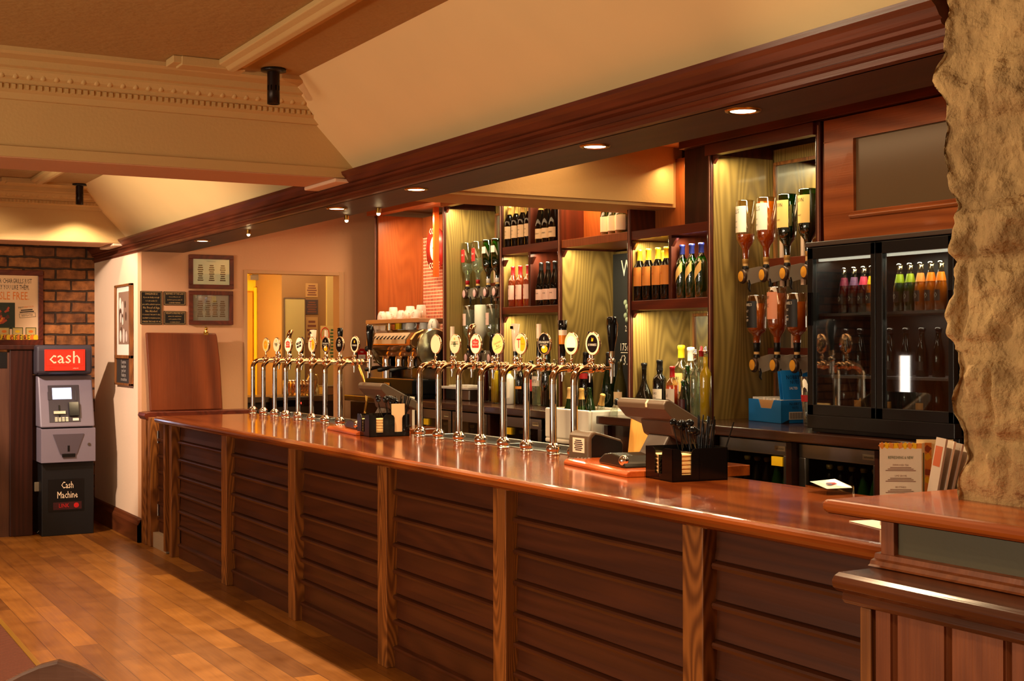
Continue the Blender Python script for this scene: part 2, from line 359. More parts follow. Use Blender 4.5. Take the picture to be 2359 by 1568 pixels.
# left wall with two bright glazed slots far behind the customer side
struct(MB().box(-4.1,-4.0,8.5,13.2,0,3.1).build('wall_left',WALLP))
for i,(pa,pb,za,zb) in enumerate(((2098,2074,.72,1.5),(2012,1998,.80,1.7))):
    ya,yb_=AX(pa,900,12.9).y,min(12.95,AX(pb,900,12.9).y)
    w=MB(); w.box(-4.0,-3.98,ya,yb_,za,zb,0); w.box(-4.0,-3.96,ya-.05,ya,za-.05,zb+.05,1); w.box(-4.0,-3.96,yb_,min(yb_+.05,12.99),za-.05,zb+.05,1); w.box(-4.0,-3.96,ya,yb_,zb,zb+.05,1); w.box(-4.0,-3.96,ya,yb_,za-.05,za,1)
    struct(w.build('window_%d'%(i+2),[plain('daylight_pane',(255,244,236),em=6),WALLW]))
# ------------------------------------------------------------------ bar
BT=1.09
XF=2.772
b=MB()
nose=[(3.56,BT),(3.56,BT-.05)]+[(2.775,1.035)]
for i in range(9):
    a=PI*1.5-PI*i/8; nose.append((2.742+.0275*math.cos(a)*1.3, 1.0625+.0275*math.sin(a)))
yb,yf=2.66,10.56
b.prism(nose,'y',yb,yf-.03)
b.prism([(p[0]+.012 if p[0]<2.9 else p[0],p[1]*.96+1.0625*.04) for p in nose],'y',yf-.03,yf-.01)
b.prism([(p[0]+.025 if p[0]<2.9 else p[0],p[1]*.85+1.0625*.15) for p in nose],'y',yf-.01,yf)
BARTOP=fixn(b.build('worktop',W_TOP))
bar=thing('bar_counter','long wooden bar counter, glossy orange-brown top over dark lap boards and lighter posts','bar counter',(XF,2.0,0))
BARTOP.parent=bar; BARTOP.location=(-XF,-2.0,0)
posts=[10.33,8.98,7.64,6.30,5.055,3.69,2.66]
zs=[.904,.769,.634,.499,.368,.241]
for i,y in enumerate(posts[:-1]):
    p=MB(); p.box(0,.09,y-2-.0,y-2-.115,0,1.034) if i else p.box(0,.07,y-2,y-2-.06,0,1.034)
    fixn(p.build('post',W_POST,bar,bevel=.004))
for i in range(len(posts)-1):
    y1,y0=posts[i]-2-.115,posts[i+1]-2
    q=MB(); q.box(.062,.08,y0,y1,.1,1.034)
    q.box(.045,.08,y0,y1,0,.106)
    for z in zs+[.106]:
        q.prism([(.064,z-.02),(.036,z-.016),(.032,z-.004),(.036,z+.004),(.064,z+.010)],'y',y0,y1-.006)
        if z>.2: q.prism([(.062,z+.010),(.052,z+.014),(.058,z+.05),(.062,z+.125)],'y',y0,y1)
    fixn(q.build('front_panel',W_PANEL,bar))
q=MB(); q.box(.08,.74,.66,8.5,0,1.033); q.build('carcass',W_DARK,bar)
# ---- flap end: hinged gate and raised flap
gate=thing('bar_gate','narrow slatted wooden bar gate at the far end of the bar','gate',(XF,10.40,0))
g=MB()
g.box(.0,.05,.05,.10,.02,1.03);fixn(g.build('gate_stile',W_POST,gate))
g=MB(); g.box(.07,.09,.10,.5,.12,1.03)
for z in (.23,.36,.49,.62,.75,.88): g.prism([(.075,z-.016),(.055,z-.012),(.055,z+.006),(.075,z+.01)],'y',.10,.5)
fixn(g.build('gate_panel',W_PANEL,gate))
for z in (.25,.85):
    h=MB(); h.cyl((.06,.50,z),(.06,.50,z+.10),.008); h.build('hinge',STEEL,gate)
g=MB(); g.box(-.005,.10,.50,.54,0,1.06); g.box(.0,.09,.54,.60,0,1.06); g.box(-.01,.12,.62,.765,0,1.06); g.build('gate_jamb',W_POST,gate,bevel=.004)
g=MB(); g.box(.02,.10,.10,.5,0,.12); g.build('step',plain('step_stone',(176,150,120),.7,bump=.2),gate)
wl=MB(); wl.prism([(2.79,1.10),(2.75,1.095),(2.74,1.07),(2.76,1.04),(2.79,1.03),(3.66,1.03),(3.66,1.10)],'y',10.98,YE-.002)
tag(fixn(wl.build('wall_ledge',W_SHELF,bevel=.003)),'narrow dark wooden ledge along the pink wall beside the raised flap','ledge')
fl=thing('bar_flap','raised wooden bar flap standing upright against the pinkish wall','bar flap',(2.79,11.15,1.102))
f=MB(); f.prism([(0.0,.66),(.60,.655),(.61,.62),(.635,.40),(.655,.02),(.655,0),(.035,0),(.022,.3)],'y',-.035,0)
fixn(f.build('flap_board',wood('flap_wood',(80,34,16),(136,68,34),'z',.3,ring=4,streak=.5),fl,bevel=.01))
f=MB(); f.cyl((.51,-.04,.66),(.51,-.03,.69),.012); f.ball((.51,-.04,.695),.014); f.box(.49,.53,-.037,-.033,.64,.67); f.build('catch',GOLD,fl)
# ------------------------------------------------------------------ downlights
DL=[9.82,7.14,6.07,4.415,3.50]
GLOW=plain('lamp_glow',(255,226,170),em=22)
GLOWS=plain('pin_glow',(255,220,160),em=40)
dlabel=['recessed downlight in the soffit above the pink wall frames','recessed downlight in the soffit left of the sparkling one','recessed downlight in the soffit above the coffee machine','recessed downlight in the soffit before the white beam','recessed downlight in the soffit, closest to the stone pillar']
for i,y in enumerate(DL):
    t=thing('recessed_downlight',dlabel[i],'downlight',(2.89,y,2.444),group='soffit downlights')
    m=MB(); m.lathe([(.062,0),(.060,-.005),(.05,-.007),(.045,-.002),(.043,.0)],28); m.build('trim_ring',GOLD,t)
    m=MB(); m.lathe([(.0001,-.0035),(.043,-.0035)],28); m.build('lamp',GLOW,t)
for i,(x,y) in enumerate(((2.90,8.765),(3.10,7.50),(3.10,7.02))):
    t=thing('pin_spotlight',['tiny pin spotlight on the soffit above the servery opening','tiny pin spotlight at the soffit back edge, left of the pair','tiny pin spotlight at the soffit back edge beside the wooden header'][i],'spotlight',(x,y,2.444),group='pin spotlights')
    m=MB(); m.cyl((0,0,0),(0,0,-.03),.014); m.build('housing',GOLD,t)
    m=MB(); m.ball((0,0,-.032),.011); m.build('lamp',GLOWS,t)
def ceil_lamp(x,y,lit,label):
    t=thing('ceiling_spotlight',label,'ceiling spotlight',(x,y,ZC-.01))
    m=MB(); m.lathe([(.0001,.008),(.062,.008),(.062,-.004),(.02,-.010),(.0001,-.010)],28); m.build('ceiling_plate',BLACK,t)
    m=MB(); m.lathe([(.031,-.008),(.031,-.075)],24); m.lathe([(.031,-.10),(.031,-.165),(.027,-.165),(.027,-.13)],24)
    for k in range(9):
        a=40*k; m.lathe([(.031,-.075),(.031,-.10)],2,a0=a,a1=a+26)
    m.lathe([(.024,-.02),(.024,-.15)],16)
    m.build('cylinder_shade',plain('dark_bronze',(40,28,22),.35,.6,var=0),t)
    m=MB(); m.lathe([(.0001,-.16),(.026,-.158)],20); m.build('bulb',GLOW if lit else plain('unlit_bulb',(120,84,50),.2),t)
ceil_lamp(2.20,6.26,False,'unlit black perforated cylinder spotlight on the ceiling, larger one')
ceil_lamp(2.33,11.50,True,'lit black cylinder spotlight on the far ceiling bay')
# ------------------------------------------------------------------ back bar joinery
XS=4.75; XD=5.20; ZT=2.74; CZ=1.22
JOIN=thing('back_bar_shelving','tall dark wooden back bar shelving with lit alcoves and mirrors','shelving',(XS,5.0,0))
def part(name,mb,mat,parent=JOIN,bevel=.003):
    mb2=mb; o=mb2.build(name,mat,parent,bevel=bevel); return o
def jb(name,x0,x1,y0,y1,z0,z1,mat,bevel=.003,parent=JOIN):
    return part(name,MB().box(x0-XS,x1-XS,y0-5,y1-5,z0,z1),mat,parent,bevel)
ups=[10.82,9.47,8.53,7.71,6.87,6.06,5.16]
for i,y in enumerate(ups):
    jb('upright',XS-.012,XD,y-.035,y,CZ if i else 0,2.80,W_UPR)
    jb('edge_strip',XS-.016,XS-.012,y-.026,y-.020,CZ,2.78,plain('pale_edge',(180,130,110),.3),0)
# olive oak side linings facing the room
for y,z1,mt in ((9.47-.035,ZT,W_OLIVE),(8.53-.035,ZT,W_OLIVE),(7.71-.035,2.30,W_OLIVE),(6.87-.035,2.30,W_OLIVE),(6.06-.035,ZT,W_OLIVE)):
    jb('side_lining',XS+.004,XD-.002,y-.004,y,CZ,z1,mt,0)
jb('side_panel',XS,XD+.16,10.76,10.785,CZ,2.80,W_CHERRY,0)
# header boards
jb('header',4.70,4.78,3.0,6.28,2.80,2.87,W_SHELF); jb('header',4.72,4.78,5.16,6.06,2.735,2.80,W_SHELF)
jb('header',4.68,4.78,7.05,10.86,2.80,2.87,wood('header_wood',(110,44,16),(160,76,30),'y',.35,ring=8,streak=.6)); jb('header',4.72,4.78,8.53,9.47,2.755,2.80,W_CHERRY)
# backs
jb('back_panel',XD,XD+.02,5.16,6.06,CZ,1.30,W_OLIVE,0)
jb('back_panel',XD+.01,XD+.03,5.16,6.06,CZ,2.80,W_OLIVE,0)
jb('back_panel',XD+.01,XD+.03,8.53,9.47,CZ,2.80,W_OLIVE,0)
jb('back_panel',XD,XD+.03,7.71,8.53,CZ,2.80,W_OLIVE,0)
jb('back_panel',XD,XD+.03,6.87,7.71,CZ,2.30,W_OLIVE,0)
jb('back_panel',XD,XD+.03,6.06,6.87,CZ,2.30,W_OLIVE,0)
jb('top_panel',4.93,4.96,6.05,7.71,2.33,2.80,W_CHERRY,0)
def mirror(y0,y1,z0,z1):
    m=MB(); m.box(XD-.012-XS,XD-XS,y0-5,y1-5,z0,z1); part('mirror',m,MIRROR,bevel=0)
    f=MB()
    for a,b_,c,d in ((y0-.02,y0,z0,z1),(y1,y1+.02,z0,z1),(y0-.02,y1+.02,z1,z1+.02),(y0-.02,y1+.02,z0-.02,z0)): f.box(XD-.022-XS,XD-XS,a-5,b_-5,c,d)
    part('mirror_frame',f,W_BACK,bevel=.002)
mirror(5.20,5.98,1.28,2.70); mirror(8.55,9.38,1.28,2.70); mirror(6.11,6.76,1.28,1.83)
# shelves
def shelf(y0,y1,z,h=.055,x0=XS-.006,mat=W_SHELF):
    jb('shelf',x0,XD,y0,y1,z-h,z,mat)
def zof(px,py,x=XS): return AX(px,py,x).z
shelf(7.71,8.495,2.369,.057); shelf(7.71,8.495,1.927,.052)
jb('divider',XS-.002,XD,8.095,8.125,1.927,2.80,W_UPR)
shelf(6.87,7.675,2.365,.054,4.748,W_CHERRY); shelf(6.06,6.835,2.362,.056); shelf(6.06,6.835,1.925,.06)
jb('divider',XS-.002,XD,6.42,6.45,1.925,2.345,W_UPR)
jb('front_rail',XS,XS+.03,6.06,6.29,2.345,2.80,W_DARK)
# dark wooden triangles across the top corner of each opening
for y,z in ((9.435,2.755),(8.495,2.80),(8.095,2.80),(8.495,2.275),(8.095,2.275),(8.495,1.86),(7.675,2.295),(6.835,2.29),(6.42,2.29),(6.835,1.865),(6.025,2.735)):
    g=MB(); g.prism([(y-5,z),(y-5-.05,z),(y-5,z-.05)],'x',.0,.02); part('corner_bracket',g,W_UPR,bevel=0)
# optic rails
OPR=[]
for (y0,y1,z0,z1) in ((5.2,6.02,2.03,2.155),(5.2,6.02,1.527,1.63),(8.57,9.43,2.03,2.155),(8.57,9.43,1.50,1.61)):
    jb('optic_rail',XD-.05,XD-.014,y0,y1,z0,z1,W_SHELF)
# mosaic niche behind the coffee machine
def mosaic():
    m,nt,o=newmat('red_mosaic'); b=bsdf(nt,o,None,.25)
    tc=N(nt,'TexCoord'); sp=N(nt,'SeparateXYZ'); L(nt,tc.outputs['Object'],sp.inputs[0]); cb=N(nt,'CombineXYZ'); L(nt,sp.outputs[1],cb.inputs[0]); L(nt,sp.outputs[2],cb.inputs[1])
    br=N(nt,'TexBrick'); br.offset=0; br.inputs['Scale'].default_value=1; br.inputs['Brick Width'].default_value=.03; br.inputs['Row Height'].default_value=.03; br.inputs['Mortar Size'].default_value=.0036
    br.inputs['Color1'].default_value=srgb((168,60,40)); br.inputs['Color2'].default_value=srgb((212,96,66)); br.inputs['Mortar'].default_value=srgb((252,222,190)); L(nt,cb.outputs[0],br.inputs[0])
    L(nt,br.outputs[0],b.inputs['Base Color']); return m
jb('mosaic_back',5.19,5.21,9.47,10.77,CZ,2.62,mosaic(),0)
jb('back_panel',5.185,5.21,9.47,10.77,2.62,2.80,W_CHERRY,0)
# cupboard above the display fridge
cup=thing('wall_cupboard','reddish wooden wall cupboard with a framed grey panel above the display fridge','cupboard',(XS,5.12,2.15))
MB().box(.012,.45,-2.0,-.03,.005,.62).build('carcass',W_UPR,cup)
cp=MB(); cp.box(.0,.012,-2.0,-.24,.155,.53); cp.build('panel',plain('cupboard_panel',(104,86,62),.22,spec=.6),cup)
cp=MB()
for (a,b_,c,d) in ((-2.0,-.03,0,.155),(-2.0,-.03,.53,.645),(-.24,-.03,.155,.53)): cp.box(-.02,.014,a,b_,c,d)
cp.prism([(-.02,.155),(-.03,.15),(-.034,.14),(-.028,.13),(-.02,.125)],'y',-2,-.22); cp.prism([(-.02,.165),(-.006,.165),(-.002,.155),(-.02,.155)],'y',-2,-.24)
fixn(cp.build('door_frame',wood('cupboard_wood',(120,58,22),(172,94,42),'y',.3,ring=6,streak=.5,coat=.3),cup,bevel=.003))
# ------------------------------------------------------------------ back counter
bc=thing('back_counter','dark wooden back bar counter above the bottle fridges','counter',(4.40,5.0,0))
q=MB(); q.box(0,.80,-2,1.72,CZ-.05,CZ); fixn(q.build('worktop',W_COUNT,bc,bevel=.006))
q=MB(); q.box(.03,.80,2.28,5.78,CZ-.05,CZ); fixn(q.build('worktop',W_COUNT,bc,bevel=.006))
q=MB(); q.box(.36,.80,1.72,2.28,CZ-.05,CZ); q.build('worktop',W_COUNT,bc)
for y in (-.55,.055,.70,1.70,2.30,3.19,4.44): 
    q=MB(); q.box(.06,.78,y-.02,y+.02,0,CZ-.06); q.build('support',W_DARK,bc)
q=MB(); q.box(.09,.78,.72,1.68,0,CZ-.06); q.build('cupboard_front',W_COUNT,bc)
q=MB(); q.box(.72,.8,-2,5.78,0,CZ-.06); q.build('back_board',W_DARK,bc)
q=MB(); q.box(.09,.72,4.46,5.78,0,CZ-.06); q.build('cupboard_front',W_COUNT,bc)
for (a,b_) in ((4.80,5.66),(8.0,8.60)):
    q=MB(); q.box(3.561-XF,4.0-XF,a-2,b_-2,1.04,1.0895); q.build('till_shelf',W_TOP,bar,bevel=.003)
# ------------------------------------------------------------------ beer taps
def flat_marks(m,rows,w,h,mi,slant=0):
    for i in range(rows):
        y=h*(.5-(i+.5)/rows); ww=w*(.7+.3*((i*37)%5)/4); t=h/rows*.28
        m.add([(-ww/2,y-t+slant*-ww/2,0),(ww/2,y-t+slant*ww/2,0),(ww/2,y+t+slant*ww/2,0),(-ww/2,y+t+slant*-ww/2,0)],[(0,1,2,3)],mi)
C_CREAM=plain('badge_cream',(240,214,178),.3,var=0); C_RED=plain('badge_red',(206,44,30),.35,var=0); C_YEL=plain('badge_yellow',(248,176,28),.3,var=0)
C_BLK=plain('badge_black',(22,14,12),.25,var=0); C_GRN=plain('badge_green',(70,96,60),.4,var=0); C_WHT=plain('badge_white',(246,236,216),.3,var=0)
C_GLO=plain('badge_lit_gold',(255,214,140),em=1.6); C_PALE=plain('badge_pale_yellow',(250,226,140),.3,var=0)
def disc(m,r,z,mi,x=0,y=0,sy=1,seg=28):
    T=m.T; m.T=T@Tr(x,y,z); m.add([(r*math.cos(2*PI*i/seg),r*sy*math.sin(2*PI*i/seg),0) for i in range(seg)],[tuple(range(seg))],mi); m.T=T
def badge_face(m,kind):
    BM=[C_CREAM,C_RED,C_YEL,C_BLK,C_GRN,C_WHT,C_GLO,C_PALE]
    e=.0004
    if kind=='blank': disc(m,.047,e,0,sy=1.12)
    elif kind=='cream':
        disc(m,.047,e,0,sy=1.12); m.T=m.T@Tr(0,0,2*e); m.box(-.036,.036,-.001,.001,0,e,3); m.box(-.036,.036,.014,.0155,0,e,3); m.text('PREMIUM LAGER',.011,4,at=(0,.007,e),maxw=.06); flat_marks(m,4,.028,.03,4); disc(m,.005,0,2,0,.032,1.6,10)
    elif kind=='stella':
        disc(m,.047,e,5,sy=1.12); m.T=m.T@Tr(0,0,e*2); m.add([(-.030,-.022,0),(.030,-.022,0),(.033,-.012,0),(.028,0,0),(.033,.014,0),(.026,.026,0),(.01,.026,0),(0,.036,0),(-.01,.026,0),(-.026,.026,0),(-.033,.014,0),(-.028,0,0),(-.033,-.012,0)],[tuple(range(13))],1)
        m.text('STELLA',.017,5,at=(0,.012,e),maxw=.05); m.text('ARTOIS',.017,5,at=(0,-.006,e),maxw=.05)
    elif kind=='script':
        disc(m,.047,e,7,sy=1.12); m.T=m.T@Tr(0,0,e*2)@Rot(18,'Z'); m.text('Caledonian',.019,3,at=(0,.008,0),maxw=.066); m.text('Best',.02,3,at=(0,-.011,0),maxw=.05); m.box(-.03,.03,-.024,-.022,0,e,4)
    elif kind=='tee':
        disc(m,.047,e,0,sy=1.12); m.T=m.T@Tr(0,0,e*2)
        n=14; m.add([(0,.036,0),(0,-.036,0)]+[(.043*math.cos(a)*1.0,.052*math.sin(a)*.86,0) for a in [(-PI/2*.75)+i*(PI*.75)/n for i in range(n+1)]],[tuple(range(n+3))],2)
        m.text('T',.075,1,at=(-.014,0,e),sx=.8); m.text("Tennent's",.012,1,at=(.021,0,e),maxw=.032)
    elif kind=='cider':
        disc(m,.048,e,3,sy=1.14); m.T=m.T@Tr(0,0,e*2); m.text('STRONGBOW',.019,5,at=(0,.008,e),maxw=.082); m.text('DRAUGHT CIDER',.009,0,at=(0,-.006,e),maxw=.06)
        disc(m,.026,0,2,.004,-.028,.75); disc(m,.012,e,5,-.004,-.018,.6); m.add([(-.003,.022,0),(.003,.022,0),(.001,.034,0),(.004,.04,0),(-.002,.033,0)],[(0,1,2,3,4)],5)
    elif kind=='gold':
        disc(m,.047,e,0,sy=1.12); disc(m,.036,2*e,6,sy=1.15); m.T=m.T@Tr(0,0,e*3); m.add([(.036*math.cos(a),.041*math.sin(a),0) for a in [PI+.5+i*(PI-1.0)/10 for i in range(11)]],[tuple(range(11))],3)
    elif kind=='stout':
        disc(m,.049,e,0,sy=1.12); disc(m,.039,2*e,3,sy=1.15); m.T=m.T@Tr(0,0,e*3); m.text('GUINNESS',.017,5,at=(0,-.006,e),maxw=.068); m.add([(-.007,.012,0),(.006,.012,0),(.008,.03,0),(.002,.022,0),(-.004,.032,0)],[(0,1,2,3,4)],2)
    elif kind=='yellow':
        disc(m,.047,e,7,sy=1.12); disc(m,.030,2*e,2,sy=1.2); m.T=m.T@Tr(0,0,e*3); m.text('M',.03,0)
    elif kind=='bold':
        disc(m,.049,e,5,sy=1.12); m.T=m.T@Tr(0,0,e*2)@Rot(14,'Z'); m.box(-.036,.036,.004,.022,0,e,3); m.text('TAVERN',.014,5,at=(0,.013,e*2),maxw=.062); m.box(-.036,.03,-.02,-.004,0,e,3); m.text('ALE',.013,5,at=(0,-.012,e*2),maxw=.05)
    elif kind=='best':
        disc(m,.048,e,3,sy=1.14); m.T=m.T@Tr(0,0,e*2); m.text('BEST',.026,5,at=(0,-.004,e),maxw=.07); disc(m,.013,0,0,0,.024,1); disc(m,.009,e,3,0,.024,1)
    return BM
H_WHT=plain('handle_cream',(236,214,190),.25,var=0); H_AMB=plain('handle_amber',(214,130,40),.25,var=0)
def handle(kind,t):
    m=MB(); z0=.50; x=.225
    if kind=='slim':
        m.cyl((x,0,z0),(x,0,.60),.013,12,1); m.cyl((x,0,.60),(x+.002,0,.62),.008,12,2); m.cyl((x,0,.62),(x,0,.72),.0135,12,0); m.text('T',.016,3,at=(x-.0142,0,.70),rot=Rot(-90,'Z')@Rot(90,'X'))
    elif kind=='curve':
        m.tube([(x,0,z0),(x-.008,0,.55),(x-.004,0,.61),(x-.010,0,.65),(x-.006,0,.69),(x+.008,0,.72),(x+.02,0,.73)],[.010,.013,.016,.019,.021,.020,.012],12,2); m.tube([(x,0,z0),(x-.006,0,.55),(x-.002,0,.575)],[.012,.0165,.0175],12,1)
    elif kind=='paddle':
        m.tube([(x,0,z0),(x-.004,0,.54),(x,0,.60),(x+.002,0,.645),(x,0,.66)],[.012,.019,.023,.018,.006],12,1)
    elif kind=='taper':
        m.T=Tr(x,0,0); m.lathe([(.010,z0),(.012,.52),(.018,.60),(.026,.725),(.0001,.728)],16,0); m.T=Matrix.Identity(4); m.box(x-.0265,x-.024,-.014,.014,.69,.71,1); m.cyl((x,0,z0),(x,0,.535),.013,12,1)
    elif kind=='pint':
        m.T=Tr(x,0,0); m.lathe([(.014,z0),(.016,.56),(.021,.58)],16,1); m.lathe([(.021,.58),(.022,.64)],16,4); m.lathe([(.022,.64),(.0225,.675)],16,0); m.lathe([(.0225,.675),(.026,.74),(.0001,.742)],16,1)
    elif kind=='black':
        m.T=Tr(x,0,0); m.lathe([(.009,z0),(.012,.55),(.014,.60),(.013,.66),(.0001,.664)],12,1)
    elif kind=='dark':
        m.T=Tr(x,0,0); m.lathe([(.010,z0),(.013,.58),(.014,.62)],14,0); m.lathe([(.014,.62),(.022,.70),(.021,.735),(.0001,.74)],14,1)
    elif kind=='harp':
        m.T=Tr(x,0,0); m.lathe([(.014,z0),(.0145,.535)],14,2); m.lathe([(.0145,.535),(.020,.60),(.026,.68),(.0275,.74),(.022,.752),(.0001,.754)],16,1,sy=.8); m.T=Matrix.Identity(4)
        m.add([(x-.0275,-.006,.735),(x-.027,.007,.73),(x-.0265,.006,.695),(x-.026,-.004,.70)],[(0,1,2,3)],5)
        m.tube([(x+.02,0,.75),(x+.035,0,.70),(x+.028,0,.62),(x+.012,0,.54)],.0045,8,2)
    m.v=[(a,b_,c if c<.5 else .5+(c-.5)*.80) for a,b_,c in m.v]
    o=m.build('handle',[H_WHT,BLACKG,COPPER,C_RED,H_AMB,GOLD],t)
    if kind in('harp',): o['label']='black curved handle with gold mark'
def beer_tap(y,badge,hk,label,group,yaw=12):
    t=thing('beer_tap',label,'beer tap',(3.50,y,BT),group=group)
    m=MB(); m.lathe([(.034,0),(.036,.006),(.033,.010),(.028,.012),(.036,.024),(.038,.034),(.033,.048),(.022,.058),(.019,.062)],20); m.build('base',CHROME,t)
    pts=[(0,0,.055),(0,0,.385)]+[(.055-.055*math.cos(a),0,.385+.055*math.sin(a)) for a in [PI/2*i/6 for i in range(1,7)]]+[(.085,0,.442)]
    m=MB(); m.tube(pts[:2]+[],.018,14); m.build('column',CHROME,t)
    m=MB(); m.tube([(0,0,.36)]+pts[1:],.0185,14)
    m.ball((.098,0,.443),.028,0,14); m.ball((.135,0,.443),.021,0,12); m.cyl((.12,0,.443),(.172,0,.443),.016,14); m.ball((.165,0,.443),.022,0,12)
    m.cyl((.17,0,.443),(.232,0,.443),.009,10); m.build('elbow',COPPER,t)
    m=MB(); m.cyl((.225,0,.40),(.225,0,.47),.013,12); m.ball((.225,0,.478),.018); m.cyl((.225,0,.48),(.225,0,.51),.010,10); m.cyl((.225,0,.405),(.222,0,.365),.008,10,r2=.006)
    m.build('tap_valve',CHROME,t)
    m=MB(); m.cyl((.11,0,.46),(.11,0,.512),.006,10); m.ball((.11,0,.485),.010)
    T0=Tr(.108,0,.566)@Rot(yaw,'Z')@Rot(-90,'Z')@Rot(90,'X')
    m.T=T0; m.lathe([(.0001,-.022),(.044,-.020),(.052,-.010),(.053,-.002),(.049,.0)],28,0,sy=1.14)
    m.lathe([(.049,0),(.0475,.0)],28,0,sy=1.12); bo=m.build('badge_housing',COPPER if badge!='x' else CHROME,t)
    m=MB(); m.T=T0; m.lathe([(.0495,0),(.0001,.0002)],28,0,sy=1.13); mm=badge_face(m,badge); m.build('badge',mm,t)
    if hk: handle(hk,t)
    return t
run1=[(10.47,'yellow',None,'far row tap with a yellow badge, closest to the raised flap'),(10.21,'cream','curve','far row tap with a cream badge before a silver curved handle'),(9.94,'stella','paddle','far row tap with a red and white badge'),
(9.69,'bold','taper','far row tap with a white badge carrying slanted dark lettering'),(9.42,'tee','slim','far row tap with an orange badge and slim white handle'),(9.14,'cider','dark','far row tap with a dark cider badge'),
(8.87,'best','black','far row tap with a black badge reading BEST'),(8.59,'stout','harp','far row tap with a round black stout badge and black curved handle')]
for y,b_,h_,l in run1: beer_tap(y,b_,h_,'chrome '+l,'beer taps before the servery opening',yaw=10)
run2=[(7.31,'blank','slim','near row tap with a blank glossy cream badge before the coffee machine'),(7.05,'cream','curve','near row tap with a cream lager badge and a silver curved handle'),(6.785,'stella','paddle','near row tap with a red and white badge and black paddle handle'),
(6.52,'script','taper','near row tap with a pale yellow badge and tall cream tapering handle'),(6.26,'tee','slim','near row tap with a red letter T on an orange badge'),(6.01,'cider','pint','near row tap with a dark cider badge and a pint-patterned handle'),
(5.74,'gold','black','near row tap with a glowing gold badge in a cream ring'),(5.54,'stout','harp','near row tap with a black stout badge and big curved handle beside the till')]
for y,b_,h_,l in run2: beer_tap(y,b_,h_,'chrome '+l,'beer taps before the shelves',yaw=10)
# drip trays behind the taps
for k,(y0,y1,l) in enumerate(((5.68,7.42,'long steel drip tray behind the near row of beer taps'),(8.62,10.5,'long steel drip tray behind the far row of beer taps'))):
    t=thing('drip_tray',l,'drip tray',(3.565,(y0+y1)/2,1.02)); h=(y1-y0)/2
    m=MB(); m.box(0,.30,-h,h,0,.015)
    for (a,b_,c,d) in ((0,.012,-h,h),(.285,.31,-h,h),(0,.31,-h,-h+.012),(0,.31,h-.012,h)): m.box(a,b_,c,d,0,.075)
    m.box(0,.30,-.01,.01,0,.07); m.build('tray',STEEL,t,bevel=.002)
    m=MB()
    y=-h+.02
    while y<h-.02: m.box(.015,.283,y,y+.004,.045,.05); y+=.022
    m.build('grille',STEEL,t)
# steel braided hose arching behind the far row
m=MB(); pts=[]
for i in range(25):
    f=i/24
    p=[tuple(AX(px,py,3.95)) for px,py in ((786,838),(795,826),(812,823),(826,842),(836,868),(843,895),(845,925),(841,950))]+[(3.90,9.12,1.035)]
    u=f*(len(p)-1); j=min(int(u),len(p)-2); w=u-j; w=w*w*(3-2*w)*.5+w*.5
    pts.append(tuple(p[j][k]*(1-w)+p[j+1][k]*w for k in range(3)))
m.tube(pts,[.011+.0012*(i%2) for i in range(25)],10); tag(m.build('braided_hose',GOLD),'braided steel hose arching behind the far row of beer taps','hose')
# ------------------------------------------------------------------ tills
TILLC=plain('till_plastic',(86,68,52),.4,bump=.03,bscale=300); TILLD=plain('till_dark',(58,44,36),.4)
def till(loc,label,sticker):
    t=thing('till',label,'till',loc)
    m=MB(); m.prism([(0,.285),(.012,.302),(.035,.305),(.30,.165),(.305,.145),(.285,.115),(.05,.215),(.005,.262)],'y',0,.385); fixn(m.build('screen_housing',TILLC,t,bevel=.006))
    m=MB(); m.prism([(.045,.306),(.285,.179),(.284,.176),(.044,.303)],'y',.02,.365); m.build('screen',BLACKG,t)
    m=MB(); m.prism([(.075,.205),(.095,.135),(.21,.075),(.25,.133)],'y',.05,.30); fixn(m.build('screen_bracket',TILLC,t,bevel=.01))
    m=MB(); m.prism([(.10,.14),(.20,.085),(.28,.0),(.0,.0),(.05,.06)],'y',.09,.26); fixn(m.build('stand',TILLD,t,bevel=.01))
    if sticker:
        m=MB(); m.T=Tr(0,0,0); m.add([(.0005,.13,.268),(.0005,.145,.268),(-.0012,.145,.286),(-.0012,.13,.286),(.011,.145,.3033),(.011,.13,.3033)],[(0,1,2,3),(3,2,4,5)]); m.build('sticker',plain('sticker_pink',(244,196,160),.5),t)
    return t
till((3.60,4.93,BT),'brown-grey till with tilted screen, seen from behind, beside the near black caddy',True)
till((3.60,8.13,BT),'brown-grey till with tilted screen, seen from behind, beside the far black caddy',False)
# cream paper in front of the far till, ply panel beside the near till
m=MB(); m.prism([(0,0),(.012,0),(.03,.23),(.025,.24)],'y',-.18,.06)
o=fixn(m.build('plywood_sheet',wood('ply_wood',(196,140,60),(226,176,92),'z',.5,ring=9,streak=.6))); o.location=(3.87,5.55,BT); tag(o,'pale yellow wooden sheet leaning behind the near till','wooden sheet')
m=MB(); m.box(0,.02,0,.10,0,.2); o=m.build('white_card',PAPER); o.location=(3.93,8.33,BT); tag(o,'plain white card standing behind the far till','card')
